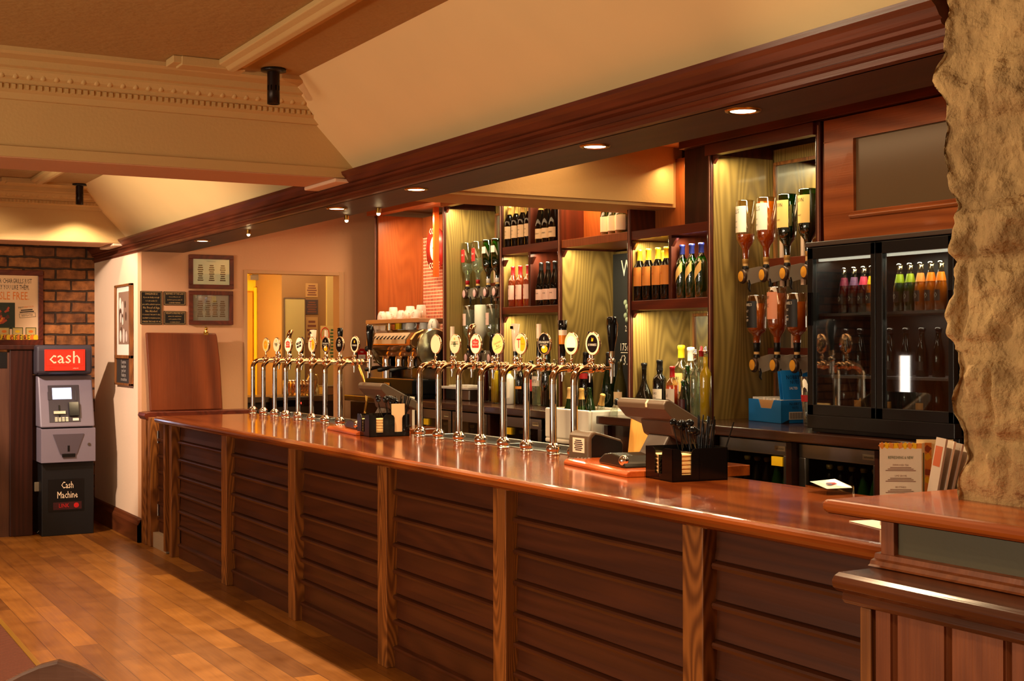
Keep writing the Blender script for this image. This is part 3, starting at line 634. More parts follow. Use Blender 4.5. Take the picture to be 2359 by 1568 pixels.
# receipt printer, card reader and wooden trays
pr=thing('receipt_printer','rounded brown-black receipt printer with a pink paper label, beside the near tap row','printer',(3.40,5.26,BT))
m=MB(); prof=[(0,0),(0,.10),(.004,.125),(.018,.142),(.04,.147),(.07,.14),(.19,.105),(.205,.09),(.20,.0)]
m.prism(prof,'y',0,.175); fixn(m.build('housing',TILLC,pr,bevel=.008))
m=MB(); m.prism([(.02,.012),(.02,.115),(.04,.134),(.07,.128),(.185,.095),(.195,.08),(.19,.012)],'y',-.004,.0); m.build('side_cover',BLACK,pr)  # black sheet standing in for the shade on this side of the housing
m=MB(); m.add([(-.001,.03,.045),(-.001,.135,.045),(-.001,.135,.115),(-.001,.03,.115)],[(0,1,2,3)],0); m.T=Tr(-.0015,.083,.08)@Rot(-90,'Z')@Rot(90,'X'); flat_marks(m,6,.08,.055,1); m.build('paper_label',[plain('label_pink',(244,204,180),.6),INK],pr)
def tray(loc,rz,lx,ly,label):
    t=thing('wooden_tray',label,'tray',loc,rz)
    m=MB(); m.prism([(0,0),(0,.012),(.008,.022),(.02,.026),(lx-.02,.026),(lx-.008,.022),(lx,.012),(lx,0)],'y',0,ly); fixn(m.build('board',wood('tray_wood',(140,52,18),(196,96,38),'y',.25,ring=5,streak=.6,coat=.4),t,bevel=.003)); return t
tray((3.165,4.60,BT),-9,.36,.68,'reddish wooden tray under the near card reader'); tray((3.20,7.60,BT),-6,.36,.66,'reddish wooden tray under the far card reader')
def reader(loc,rz,label):
    t=thing('card_reader',label,'card reader',loc,rz)
    m=MB(); m.prism([(0,0),(.01,.022),(.06,.048),(.14,.056),(.22,.046),(.27,.02),(.275,0)],'x',0,.15); fixn(m.build('body',plain('reader_black',(34,30,24),.2,var=0),t,bevel=.006))
    m=MB(); m.ball((.01,.03,.03),.024); m.build('chrome_knob',CHROME,t)
    m=MB(); pts=[(.03+.008*math.cos(i*1.3),.25-.0*i+.0,.0) for i in range(3)]
    c=[]
    for i in range(90):
        a=i*1.15; c.append((.12+.006*math.cos(a)+.0018*i,.02+.0006*i,.058+.006*math.sin(a)))
    m.tube(c,.0025,5); m.build('coiled_cable',BLACK,t); return t
reader((3.24,4.72,BT+.027),-9,'black low card reader with a chrome knob on the near wooden tray')
reader((3.27,7.75,BT+.027),-6,'black low card reader with a chrome knob on the far wooden tray')
m=MB(); 
for i in range(14):
    a=i*.9; m.ball((3.33+.03*math.cos(a*1.7)+.004*i,5.29+.035*math.sin(a*2.3)-.004*i,BT+.012+.004*(i%3)),.011,0,6)
tag(m.build('coiled_cable',plain('cable_brown',(70,48,34),.4)),'small heap of dark coiled cable beside the near receipt printer','cable')
# ------------------------------------------------------------------ napkin caddies
NAP=plain('napkin_cream',(246,206,140),.8,bump=.3,bscale=120)
def uwall(L_,h,slots,th,curve=.0):
    """wall outline in (u,z) with u-shaped slots from the top"""
    p=[(0,0),(L_,0),(L_,h)]
    for (a,b_) in sorted(slots,reverse=True):
        p+=[(b_+.02,h),(b_+.006,h-.008),(b_,h-.022),(b_,.028),(a,.028),(a,h-.022),(a-.006,h-.008),(a-.02,h)]
    p+=[(0,h)]; return p
def caddy(loc,rz,label,cards):
    t=thing('napkin_caddy',label,'caddy',loc,rz)
    w,d,h=.262,.225,.135
    m=MB(); m.prism(uwall(d,h,[(.085,.145)],0),'x',0,.004)
    fs=[(.045,.09)]+([(.165,.215)] if cards else [])
    m.prism(uwall(w,h,fs,0),'y',0,.004)
    m.box(w-.004,w,0,d,0,h); m.box(0,w,d-.004,d,0,h); m.box(0,w,0,d,0,.006); m.box(.125,.129,0,d,0,h-.02); m.box(0,.125,.11,.114,0,h-.03)
    m.build('holder_box',BLACKG,t)
    for i,(x0,y0,z1) in enumerate(((.012,.012,.110),(.012,.125,.105))):
        m=MB(); n=18
        for k in range(n):
            z=.008+k*(z1-.008)/n; j=.003*math.sin(k*2.1+i); m.box(x0+j,x0+.10+j,y0+j*.7,y0+.088+j*.7,z,z+(z1-.008)/n*.9)
        m.build('napkin_stack',NAP,t)
    if cards:
        m=MB(); m.box(.150,.235,.012,.016,.01,.20); m.build('beige_card',plain('beige_card',(244,198,150),.6),t)
    else:
        pass
    random.seed(3 if cards else 5)
    for k in range(11):
        bx=.145+.09*random.random()*.9; by=.05+.14*random.random(); lx=bx+random.uniform(-.05,.02)-.03*(k%3==0); ly=by+random.uniform(-.02,.04); z=random.uniform(.195,.235)
        m=MB(); m.cyl((bx,by,.01),(lx,ly,z-.015),.0022,6); m.T=Tr(lx,ly,z)@Rot(random.uniform(-40,-10),'Z')@Rot(80,'X'); m.lathe([(.0001,-.004),(.013,-.003),(.016,0),(.013,.003),(.0001,.002)],12); m.T=Matrix.Identity(4); m.build('black_spoon',BLACKG,t)
    for k in range(16 if not cards else 8):
        bx=.19+.05*random.random(); by=.03+.16*random.random(); m=MB(); m.cyl((bx,by,.01),(bx+random.uniform(.01,.07),by+random.uniform(-.03,.04),random.uniform(.225,.262)),.003,6); m.build('black_straw',BLACKG,t)
    return t
caddy((3.215,4.345,BT),-7,'black napkin caddy with spoons and straws at the near till',False)
caddy((3.215,7.425,BT),-4,'black napkin caddy with spoons and a beige card at the far till',True)
# ------------------------------------------------------------------ clear leaflet dish, card, menus
t=thing('clear_dish','clear plastic coin dish with a bright leaflet, on the bar near the pillar','dish',(3.43,3.68,BT),-8); t.scale=(.62,.62,.9)
m=MB(); m.add([(0,0,0),(.20,0,0),(.22,.05,0),(.22,.22,0),(0,.2,0),(.0,-.0,.028),(.2,-.0,.028),(.23,.05,.03),(.23,.23,.03),(-.01,.21,.03)],[(0,1,6,5),(1,2,7,6),(2,3,8,7),(3,4,9,8),(4,0,5,9),(0,4,3,2,1)]); m.build('tray',GLASS,t)
m=MB(); m.add([(.01,.01,.026),(.19,.01,.026),(.215,.06,.03),(.2,.2,.05),(.01,.19,.045)],[(0,1,2,3,4)],0); m.T=Tr(.11,.1,.0395)@Rot(6,'X'); m.box(-.03,.03,-.01,.02,0,.001,1); disc(m,.022,.0012,2,-.03,-.01,.8)
m.build('leaflet',[plain('leaflet_white',(250,248,240),.15,coat=1,var=0),C_RED,plain('leaflet_blue',(60,90,120),.3)],t)
m=MB(); m.T=Rot(-14,'Z'); m.box(0,.30,0,.25,0,.0015); m.T=m.T@Tr(.15,.10,.002); flat_marks(m,4,.16,.05,1)
o=m.build('white_flyer',[PAPER,plain('grey_ink',(150,130,110),.6)]); o.location=(2.925,2.86,BT+.001); tag(o,'white printed flyer lying on the bar under the ledge','flyer')
# ------------------------------------------------------------------ bottles
PROF={
'bordeaux':(.300,[(0,0),(.034,0),(.0365,.004),(.0365,.185),(.034,.20),(.022,.222),(.0145,.24),(.0135,.285),(.0155,.287),(.0155,.298),(.012,.30)]),
'burgundy':(.305,[(0,0),(.037,0),(.0405,.004),(.0405,.13),(.036,.165),(.024,.215),(.016,.25),(.0138,.285),(.0158,.288),(.0158,.30),(.012,.305)]),
'spirit':(.30,[(0,0),(.036,0),(.039,.004),(.039,.19),(.036,.205),(.02,.225),(.014,.24),(.0135,.282),(.0155,.285),(.0155,.297),(.012,.30)]),
'brandy':(.31,[(0,0),(.050,0),(.057,.01),(.060,.06),(.055,.10),(.035,.145),(.019,.185),(.015,.21),(.015,.29),(.018,.293),(.018,.308),(.012,.31)]),
'port':(.32,[(0,0),(.038,0),(.041,.004),(.041,.195),(.037,.215),(.02,.232),(.0165,.24),(.019,.26),(.0165,.28),(.0165,.305),(.018,.307),(.018,.318),(.012,.32)]),
'slim':(.42,[(0,0),(.031,0),(.034,.004),(.034,.25),(.031,.27),(.017,.295),(.013,.31),(.0125,.385),(.0145,.388),(.0145,.395),(.008,.397),(.006,.42),(.004,.42)]),
'soft':(.225,[(0,0),(.027,0),(.0295,.004),(.0295,.10),(.027,.12),(.017,.16),(.0125,.185),(.012,.21),(.0145,.212),(.0145,.222),(.011,.225)]),
'magnum':(.36,[(0,0),(.050,0),(.0545,.005),(.0545,.20),(.052,.225),(.040,.25),(.024,.272),(.0205,.285),(.017,.33),(.0165,.36),(.012,.362)]),
'square':(.32,[(0,0),(.052,0),(.056,.006),(.056,.185),(.052,.205),(.030,.222),(.0205,.235),(.022,.262),(.0175,.29),(.0165,.32),(.012,.322)]),
}
WINE_D=DKG; AMBER=liquid('amber_spirit',(214,110,20),.5); YELLIQ=liquid('yellow_juice',(255,204,30),.97); CLEARL=liquid('clear_spirit',(236,240,226),.12)
RED_L=liquid('rose_wine',(226,120,84),.45); GRNL=liquid('green_drink',(24,110,40),.4); ORNG=liquid('orange_drink',(244,140,30),.85); PINKL=liquid('berry_drink',(110,20,36),.7); OLIV=liquid('pale_wine',(196,190,100),.35)
GREENB=thin('green_glass',(60,150,70),.1); MILK=plain('milky_glass',(226,226,206),.25,var=0); WARMG=thin('warm_clear_glass',(240,226,196),.1)
L_CREAM=plain('label_cream',(238,206,160),.6,var=0); L_WHITE=plain('label_white',(240,226,206),.6,var=0); L_PINK=plain('label_rose',(242,206,190),.6,var=0); L_ORNG=plain('label_orange',(232,146,60),.6,var=0)
L_BLACK=plain('label_black',(24,20,18),.5,var=0); L_RED=plain('label_red',(196,36,34),.5,var=0); L_BUFF=plain('label_buff',(244,204,120),.6,var=0); L_BLUE=plain('label_blue',(30,50,130),.4,var=0); L_GREY=plain('label_grey_ink',(120,96,80),.6,var=0)
CAP_B=plain('cap_black',(16,12,12),.35,var=0); CAP_R=plain('cap_red',(168,26,30),.35,var=0); CAP_Y=plain('cap_yellow',(244,196,30),.4,var=0); CAP_G=plain('cap_gold',(206,160,84),.35,.3,var=0); CAP_BL=plain('cap_blue',(22,28,84),.35,var=0); CAP_W=plain('cap_white',(236,230,220),.4,var=0); CORK=plain('cork_beige',(220,176,110),.6,var=0)
def ext(p,z):
    for (r0,z0),(r1,z1) in zip(p,p[1:]):
        if z0<=z<=z1 and z1>z0: return r0+(r1-r0)*(z-z0)/(z1-z0)
    return p[-1][0]
def sect(p,za,zb,k):
    q=[(ext(p,za)*k,za)]+[(r*k,z) for r,z in p if za<z<zb]+[(ext(p,zb)*k,zb)]
    return [(.0001,za)]+q+[(.0001,zb)]
def bottle(name,label,loc,kind,glass,liq=None,fill=.7,lab=(.05,.14),lc=None,texts=(),cap=None,capz=None,flip=False,rz=-10,group=None,cat='bottle',s=1.0,span=80,extra=None,seg=18):
    Hh,p=PROF[kind]; p=[(max(r,.0001),z) for r,z in p]
    t=thing(name,label,cat,loc,rz,group); t.scale=(s,s,s)
    fz=(lambda z:Hh-z) if flip else (lambda z:z)
    def lath(pr,seg_=seg):
        m=MB(); m.lathe([(r,fz(z)) for r,z in pr],seg_); return m
    lath(p).build('glass_body',glass,t)
    if liq:
        if flip: za,zb=Hh-fill*Hh,Hh*.93
        else: za,zb=.006,fill*Hh
        lath(sect(p,za,zb,.95)).build('drink',liq,t)
    if cap:
        m=lath([(.0001,Hh+.001)]+[(r*1.06+.0004,z) for r,z in reversed(p) if z>capz]+[(ext(p,capz)*1.06+.0004,capz)]); m.build('bottle_cap',cap,t)
    if lc:
        R0=max(ext(p,Hh-z if flip else z) for z in lab)+.0006
        m=MB(); m.lathe([(R0,lab[0]),(R0,lab[1])],14,0,a0=180-span,a1=180+span)
        for tx in texts: m.curved_text(tx[0],tx[2],R0+.0006,lab[0]+(lab[1]-lab[0])*tx[1],1+tx[3] if len(tx)>3 else 1,face=180,maxw=R0*2.2*span/80)
        m.build('paper_label',[lc,INK,L_RED,L_WHITE,L_GREY,CAP_G],t)
    if extra: extra(t,p,R0 if lc else .04)
    return t
def row(name,kind,pxs,z,x,lab_fn,group,**k):
    out=[]
    for i,(px,py) in enumerate(pxs):
        y=AX(px,py,x).y
        out.append(bottle(name,lab_fn(i),(x,y,z+.0005),kind,group=group,**k))
    return out
ORD=['first','second','third','fourth','fifth','sixth','seventh','eighth','ninth','tenth']
G2,G1=2.369,1.927
row('wine_bottle','bordeaux',[(1174,560),(1189,560),(1204,560),(1219,560)],G2,4.785,lambda i:ORD[i]+' from the left of four dark wine bottles with cream labels on the top shelf','dark wine bottles on the top shelf',glass=WINE_D,lc=L_CREAM,lab=(.06,.15),texts=(('Reserva',.6,.016),('MERLOT',.3,.01)),cap=CAP_G,capz=.24)
row('wine_bottle','burgundy',[(1246,557),(1261,555),(1277,553)],G2,4.79,lambda i:ORD[i]+' from the left of three sloping-shouldered wine bottles with gold tops on the top shelf','gold-topped wine bottles on the top shelf',glass=WINE_D,lc=L_CREAM,lab=(.03,.10),texts=(('CHARDONNAY',.5,.014),),cap=CAP_G,capz=.235)
row('wine_bottle','bordeaux',[(1182,703),(1199,702),(1217,700)],G1,4.80,lambda i:ORD[i]+' from the left of three rose wine bottles with red caps on the middle shelf','rose wine bottles with red caps',glass=WARMG,liq=RED_L,fill=.78,lc=L_PINK,lab=(.055,.16),texts=(('*',.72,.06),('ROSE',.25,.012)),cap=CAP_R,capz=.235)
row('wine_bottle','burgundy',[(1247,697),(1263,696),(1279,695)],G1,4.79,lambda i:ORD[i]+' from the left of three dark bottles with pale labels on the middle shelf','dark wine bottles with pale labels',glass=WINE_D,lc=L_PINK,lab=(.04,.115),texts=(('PINOT NOIR',.6,.013),),cap=CAP_B,capz=.25)
row('wine_bottle','burgundy',[(1397,545),(1414,545),(1431,545)],2.365,4.86,lambda i:ORD[i]+' from the left of three pale green bottles with white labels before the reddish panel','white wine bottles on the reddish shelf',glass=GREENB,liq=OLIV,fill=.7,lc=plain('label_bright',(252,246,214),.5,var=0),lab=(.03,.13),span=110,cap=None)
row('wine_bottle','bordeaux',[(1474,688),(1494,687),(1516,686),(1536,685)],1.925,4.79,lambda i:ORD[i]+' from the left of the front dark bottles with yellow caps and orange labels','yellow-capped wine bottles, front row',glass=WINE_D,lc=L_ORNG,lab=(.085,.195),texts=(('sol',.6,.02,1),),cap=CAP_Y,capz=.235,s=1.07)
row('wine_bottle','bordeaux',[(1506,687),(1530,686)],1.925,4.95,lambda i:['left','right'][i]+' one of the two yellow-capped bottles standing behind the front row','yellow-capped wine bottles, back row',glass=WINE_D,lc=L_ORNG,lab=(.085,.19),cap=CAP_Y,capz=.235,s=1.07)
def slash(t,p,R0):
    m=MB(); n=8; vs=[]
    for i in range(n+1):
        a=R(180-60+i*120/n); z=.06+.09*i/n
        vs+= [((.0374)*math.cos(a),(.0374)*math.sin(a),z),((.0374)*math.cos(a),(.0374)*math.sin(a),z+.055)]
    m.add(vs,[(2*i,2*i+2,2*i+3,2*i+1) for i in range(n)],0); m.build('diagonal_label',L_BUFF,t)
row('wine_bottle','bordeaux',[(1572,685),(1594,684),(1616,683)],1.925,4.80,lambda i:ORD[i]+' from the left of three clear bottles with blue caps and diagonal labels','blue-capped wine bottles',glass=GREENB,liq=OLIV,fill=.74,cap=CAP_BL,capz=.245,extra=slash,s=1.08)
# ---- inverted spirit bottles on wall optics
def optic(y,z,x,label,group,col):
    t=thing('optic_measure',label,'optic',(x,y,z),0,group)
    m=MB(); m.cyl((0,0,0),(0,0,.045),.016,12,0); m.lathe([(.018,.0),(.020,.012),(.016,.02)],14,1); m.build('valve_neck',[CORK,CAP_B],t)
    m=MB(); m.T=Rot(-90,'Y')@Tr(-.04,0,.022); m.lathe([(.0001,.012),(.026,.010),(.033,.004),(.034,-.006),(.03,-.012),(.0001,-.012)],20,0,sx=1.25); m.T=m.T@Tr(0,0,.013)
    m.lathe([(.0001,.003),(.015,.002),(.024,0)],18,1,sx=1.28); m.build('measure_badge',[plain('optic_bronze',(70,48,36),.3,.5,var=0),col],t)
    m=MB(); m.prism([(.0,.0),(.10,.02),(5.186-x,.012),(5.186-x,-.02),(.03,-.085),(.0,-.06)],'y',-.006,.006); m.T=Matrix.Identity(4); m.build('bracket',plain('optic_grey',(196,184,168),.35,.2,var=0),t)
    m=MB(); m.box(5.165-x,5.180-x,-.012,.012,-.09,.28); m.build('wall_strip',plain('optic_strip',(226,186,160),.35,.3,var=0),t)
    m=MB(); m.tube([(.02,0,-.06),(.028,0,-.085),(.024,0,-.11),(.035,0,-.125)],[.008,.009,.007,.004],8); m.build('spout_lever',BLACK,t)
    return t
AMB_B=plain('optic_amber',(214,150,50),.2,var=0); PNK_B=plain('optic_pink',(236,190,190),.25,var=0)
XO=4.90
def LB(*tx): return tx
up=[(1717,'bells whisky',WARMG,AMBER,.46,L_WHITE,(("BELL'S",.80,.036),('Original',.42,.014),('BLENDED',.2,.012)),CAP_G,'half-full inverted whisky bottle with white label, first in the upper row'),
(1765,'bells',WARMG,AMBER,.93,L_WHITE,(("BELL'S",.80,.036),('Original',.42,.014),('BLENDED',.2,.012)),CAP_G,'second from the left in the upper row, full amber inverted whisky bottle with white label'),
(1813,'j',GREENB,GRNL,.9,L_BUFF,(('JAMESON',.82,.03),('J',.55,.03,1),('IRISH WHISKEY',.28,.012)),CAP_G,'third from the left in the upper row, green inverted whiskey bottle with cream label'),
(1862,'j',GREENB,GRNL,.92,L_BUFF,(('JAMESON',.82,.03),('J',.55,.03,1),('IRISH WHISKEY',.28,.012)),CAP_G,'green inverted whiskey bottle with cream label partly behind the display fridge')]
for i,(px,n,g,l,f,lc,tx,cap,lab) in enumerate(up):
    y=AX(px,520,XO).y; z=2.115+.012*(i==3)
    bottle('whisky_bottle',lab,(XO,y,z),'magnum',g,l,f,lab=(.175,.325),lc=lc,texts=tx,cap=cap,capz=.335,flip=True,group='inverted whisky bottles, upper row',rz=-24)
    optic(y,2.08,XO,'optic measure under the '+['half-full white-label','full amber white-label','green','fridge-side green'][i]+' inverted whisky bottle','upper row of whisky optics',AMB_B)
lo=[(1743,'square',WARMG,AMBER,.85,L_BLACK,(("JACK DANIEL'S",.86,.022,2),('Old No.7',.62,.018,2),('Tennessee',.42,.016,2),('WHISKEY',.27,.018,2)),'first from the left in the lower row, amber square whiskey bottle with black label',0),
(1790,'magnum',WARMG,AMBER,.9,plain('label_salmon',(226,150,116),.6,var=0),(('WHISKY',.8,.022),('MAC',.5,.03)),'middle of the lower row, tall round amber whisky bottle with pinkish label',.0),
(1836,'square',WARMG,AMBER,.85,L_BLACK,(("JACK DANIEL'S",.86,.022,2),('Old No.7',.62,.018,2),('Tennessee',.42,.016,2),('WHISKEY',.27,.018,2)),'right of the lower row beside the fridge, amber square whiskey bottle with black label',0)]
for i,(px,kd,g,l,f,lc,tx,lab,dz) in enumerate(lo):
    y=AX(px,740,XO).y
    bottle('whiskey_bottle',lab,(XO,y,1.61),kd,g,l,f,lab=(.135,.285) if kd=='square' else (.18,.33),lc=lc,texts=tx,cap=CAP_B,capz=.27 if kd=='square' else .31,flip=True,group='inverted whisky bottles, lower row',rz=-30)
    optic(y,1.575,XO,'optic measure under the '+['left','middle','right'][i]+' bottle of the lower whisky row','lower row of whisky optics',AMB_B)
XO2=4.92
v=[(1077,CLEAR,CLEARL,.5,L_RED,'clear inverted bottle with red label, leftmost of the upper four by the mosaic niche',CAP_R,'vodka_bottle'),(1101,CLEAR,CLEARL,.6,L_RED,'clear inverted bottle with red label beside the green bottles',CAP_R,'vodka_bottle'),(1125,GREENB,GRNL,.93,L_PINK,'green inverted gin bottle with small white label, left of the two',CAP_W,'gin_bottle'),(1146,GREENB,GRNL,.93,L_PINK,'green inverted gin bottle with small white label, right of the two',CAP_W,'gin_bottle')]
for i,(px,g,l,f,lc,lab,cap,nm) in enumerate(v):
    y=AX(px,600,XO2).y
    bottle(nm,lab,(XO2,y,2.135),'magnum',g,l,f,lab=(.19,.30) if lc is L_RED else (.245,.30),lc=lc,texts=((('SMIRNOFF',.55,.024,2),) if lc is L_RED else (("Gordon's",.5,.016,1),)),cap=cap,capz=.325,flip=True,group='inverted bottles, upper row by the niche',rz=-20,s=.93,span=55)
    optic(y,2.10,XO2,'optic measure under the '+['leftmost clear','second clear','left green','right green'][i]+' inverted bottle','upper row of optics by the niche',PNK_B)
v=[(1081,CLEAR,CLEARL,.9,L_PINK,'clear inverted bottle, left of the lower three by the niche',GREENB),(1108,MILK,None,.9,None,'milky white inverted bottle in the middle of the lower three',MILK),(1134,CLEAR,CLEARL,.9,L_PINK,'clear inverted bottle, right of the lower three by the niche',GREENB)]
for i,(px,g,l,f,lc,lab,cap) in enumerate(v):
    y=AX(px,740,XO2).y
    bottle('spirit_bottle',lab,(XO2,y,1.625),'magnum',g,l,f,lab=(.19,.29),lc=lc,texts=(('RUM',.5,.02),) if lc else (),cap=CAP_B,capz=.33,flip=True,group='inverted bottles, lower row by the niche',rz=-20,s=.95,span=50)
    optic(y,1.59,XO2,'optic measure under the '+['left','middle','right'][i]+' bottle of the lower row by the niche','lower row of optics by the niche',PNK_B)
# ---- bottles standing on the back counter
def stand(px,py,x,name,label,kind,s=1,**k):
    y=AX(px,py,x).y; return bottle(name,label,(x,y,CZ+.001),kind,s=s,**k)
gb='bottles on the back counter'
stand(1141,930,4.72,'cordial_bottle','tall clear bottle of bright yellow cordial standing behind the near tap row','slim',.92,glass=CLEAR,liq=YELLIQ,fill=.62,group=gb,cap=CHROME,capz=.36)
stand(1118,930,4.80,'cordial_bottle','tall dark purple bottle left of the bright yellow cordial bottle','slim',.92,glass=CLEAR,liq=PINKL,fill=.62,group=gb)
stand(1172,930,4.72,'liqueur_bottle','squat white bottle with a yellow cap right of the yellow cordial','spirit',.95,glass=WHITE,cap=CAP_Y,capz=.235,lc=L_WHITE,lab=(.05,.17),texts=(('Mint',.6,.02,3),),group=gb)
stand(1199,930,4.80,'spirit_bottle','dark rum bottle with an orange band on the back counter','spirit',1.0,glass=DKG,lc=L_ORNG,lab=(.11,.13),group=gb)
stand(1224,930,4.86,'spirit_bottle','dark bottle with a red and white label on the back counter','spirit',1.05,glass=DKG,lc=L_RED,lab=(.09,.17),texts=(('LAMB',.5,.03,2),),group=gb)
stand(1240,930,4.80,'spirit_bottle','clear bottle with white label between the dark bottles','spirit',1.15,glass=CLEAR,liq=CLEARL,fill=.6,lc=L_WHITE,lab=(.12,.18),texts=(("GRANT'S",.5,.026),),group=gb)
stand(1262,930,4.82,'spirit_bottle','green-necked gin bottle behind the pint-patterned tap handle','port',1.3,glass=GREENB,liq=GRNL,fill=.9,group=gb)
stand(1280,930,4.74,'spirit_bottle','clear bottle with pale yellow label beside the upright','spirit',1.1,glass=CLEAR,liq=OLIV,fill=.7,lc=L_BUFF,lab=(.05,.2),group=gb)
stand(1320,930,4.9,'spirit_bottle','dark bottle with a small round stopper behind the gold tap badge','spirit',1.15,glass=DKG,group=gb)
stand(1350,930,4.86,'wine_bottle','tall dark wine bottle with a red cap patch behind the sink','burgundy',1.25,glass=DKG,group=gb,cap=CAP_B,capz=.25,lc=L_RED,lab=(.16,.19))
stand(1403,935,4.80,'champagne_bottle','wide dark green champagne bottle behind the sink','burgundy',1.25,glass=plain('champagne_green',(14,30,12),.06,var=0),group=gb,cap=CAP_B,capz=.24)
stand(1429,935,4.82,'wine_bottle','olive wine bottle with cream label below the price board','burgundy',1.05,glass=plain('olive_glass',(60,56,26),.08,var=0),lc=L_CREAM,lab=(.02,.12),group=gb)
stand(1484,940,4.80,'brandy_bottle','round-bellied dark brandy bottle with gold band','brandy',1.02,glass=plain('brandy_glass',(20,14,8),.05,var=0),lc=plain('label_gold_dark',(120,96,52),.4),lab=(.055,.085),texts=(('IMPERIAL',.5,.012),),cap=CAP_B,capz=.27,group=gb,span=100)
stand(1520,940,4.80,'port_bottle','dark port bottle with a white label','port',1.05,glass=DKG,lc=L_WHITE,lab=(.03,.15),texts=(("TAYLOR'S",.78,.018),('SELECT RESERVE',.58,.009),('PORT',.42,.012)),cap=CAP_B,capz=.26,group=gb)
def oranges(t,p,R0):
    m=MB()
    for a,z in ((-50,.05),(-30,.12),(10,.05),(40,.09),(-10,.075),(-55,.15)):
        m.T=Rot(180+a,'Z')@Tr(R0+.0006,0,z)@Rot(90,'Y'); disc(m,.009,0,0)
    m.build('orange_pattern',L_ORNG,t)
stand(1549,945,4.74,'aperitif_bottle','aperitif bottle with a white label patterned with oranges and a red cap','spirit',1.0,glass=WARMG,liq=liquid('red_aperitif',(200,70,30),.7),fill=.62,lc=L_WHITE,lab=(.03,.165),texts=(('Sol',.7,.03),('Organico',.45,.02)),cap=CAP_R,capz=.235,group=gb,extra=oranges)
stand(1570,940,4.92,'aperitif_bottle','tall clear bottle with a yellow cap behind the oranges-label bottle','spirit',1.42,glass=CLEAR,liq=OLIV,fill=.5,lc=L_BUFF,lab=(.10,.18),texts=(('CAMPARI',.7,.022),),cap=CAP_Y,capz=.245,group=gb)
stand(1592,940,4.90,'spirit_bottle','tall clear bottle with a white cap behind the slim bottles','spirit',1.38,glass=CLEAR,liq=CLEARL,fill=.7,lc=L_WHITE,lab=(.04,.16),cap=CAP_W,capz=.24,group=gb)
stand(1584,948,4.78,'liqueur_bottle','green liqueur bottle standing behind the small dark one','bordeaux',1.02,glass=GREENB,liq=GRNL,fill=.7,group=gb)
stand(1574,955,4.66,'mixer_bottle','small dark green mixer bottle with a dark red label','soft',.98,glass=GREENB,liq=GRNL,fill=.85,lc=plain('label_maroon',(70,20,24),.4),lab=(.03,.115),texts=(('Jager',.8,.016,3),),group=gb)
stand(1603,955,4.62,'cordial_bottle','slim clear bottle of clear syrup beside the yellow one','slim',.96,glass=CLEAR,liq=CLEARL,fill=.6,group=gb,cap=CHROME,capz=.36)
stand(1616,950,4.74,'cordial_bottle','slim clear bottle with a red top behind the clear syrup bottle','slim',1.0,glass=CLEAR,liq=CLEARL,fill=.4,cap=CAP_R,capz=.36,group=gb)
stand(1626,962,4.62,'cordial_bottle','slim bottle of orange-yellow juice beside the near upright','slim',1.0,glass=CLEAR,liq=YELLIQ,fill=.86,group=gb,cap=CHROME,capz=.38)
# ---- white sink full of bottles
sk=thing('ceramic_sink','white ceramic butler sink holding bottles','sink',(4.36,6.745,0))
m=MB()
m.box(0,.36,0,.51,1.03,1.06); m.box(0,.025,0,.51,1.06,1.25); m.box(.33,.36,0,.51,1.06,1.25); m.box(.025,.33,0,.025,1.06,1.25); m.box(.025,.33,.485,.51,1.06,1.25)
m.build('basin',plain('sink_white',(232,222,206),.2,var=0),sk,bevel=.010)
m=MB(); m.box(.04,.34,.03,.48,0,1.03); m.build('sink_stand',W_DARK,sk)
def inc(px,py,x,label,s,glass,tilt,**k):
    y=AX(px,py,x).y; b_=bottle('wine_bottle',label,(x,y,1.065),'burgundy',glass,group='bottles in the sink',s=s,**k); b_.rotation_euler=(R(tilt[0]),R(tilt[1]),R(-10))
inc(1311,900,4.50,'dark bottle with beige foil standing left in the white sink',1.03,plain('deep_green_glass',(22,40,16),.06,var=0),(3,0),cap=CORK,capz=.235)
inc(1342,900,4.52,'green bottle with gold foil in the middle of the white sink',1.02,GREENB,(-3,0),liq=OLIV,fill=.5,cap=CAP_G,capz=.235)
inc(1362,900,4.60,'slim dark bottle at the back of the white sink',1.03,plain('deep_green_glass',(22,40,16),.06,var=0),(-6,0))
inc(1372,905,4.50,'clear bottle with gold foil leaning right in the white sink',1.0,CLEAR,(22,0),liq=OLIV,fill=.3,cap=CAP_G,capz=.235)
inc(1398,905,4.56,'clear bottle with dark cap leaning far right in the white sink',.98,CLEAR,(32,0),cap=CAP_B,capz=.27)
# ---- chalk board in the niche
BY=6.93
t=thing('chalk_board','black chalk price board with white writing at the back of the tall niche','price board',(5.165,BY,CZ+.02))
m=MB(); m.box(0,.02,0,.735,0,1.04); m.build('board',plain('chalk_black',(34,34,34),.6),t)
m=MB(); RB=Rot(-90,'Z')@Rot(90,'X')
def chalk(tx,px,py,s_):
    vs,_f=tmesh(tx); w_=(max(v[0] for v in vs)-min(v[0] for v in vs))*s_*.8
    p=AX(px,py,5.163); m.text(tx,s_,0,at=(-.002,p.y-BY-w_/2,p.z-CZ-.02),rot=RB)
chalk('WINE',1431,620,.16); chalk('175ml',1429,800,.075); chalk('£3.25',1428,830,.10); chalk('2',1440,757,.06)
p=AX(1430,812,5.163); m.box(-.002,-.001,p.y-BY-.28,p.y-BY,p.z-CZ-.022,p.z-CZ-.017,0); m.build('chalk_writing',C_WHT,t)
m=MB()
for k in range(5): m.ball((-.004,AX(1438,700,5.163).y-BY-.02-.018*(k%3),.70-.03*k),.016,0,6,1.3)
m.build('grape_drawing',plain('grape_grey',(150,160,130),.5),t)
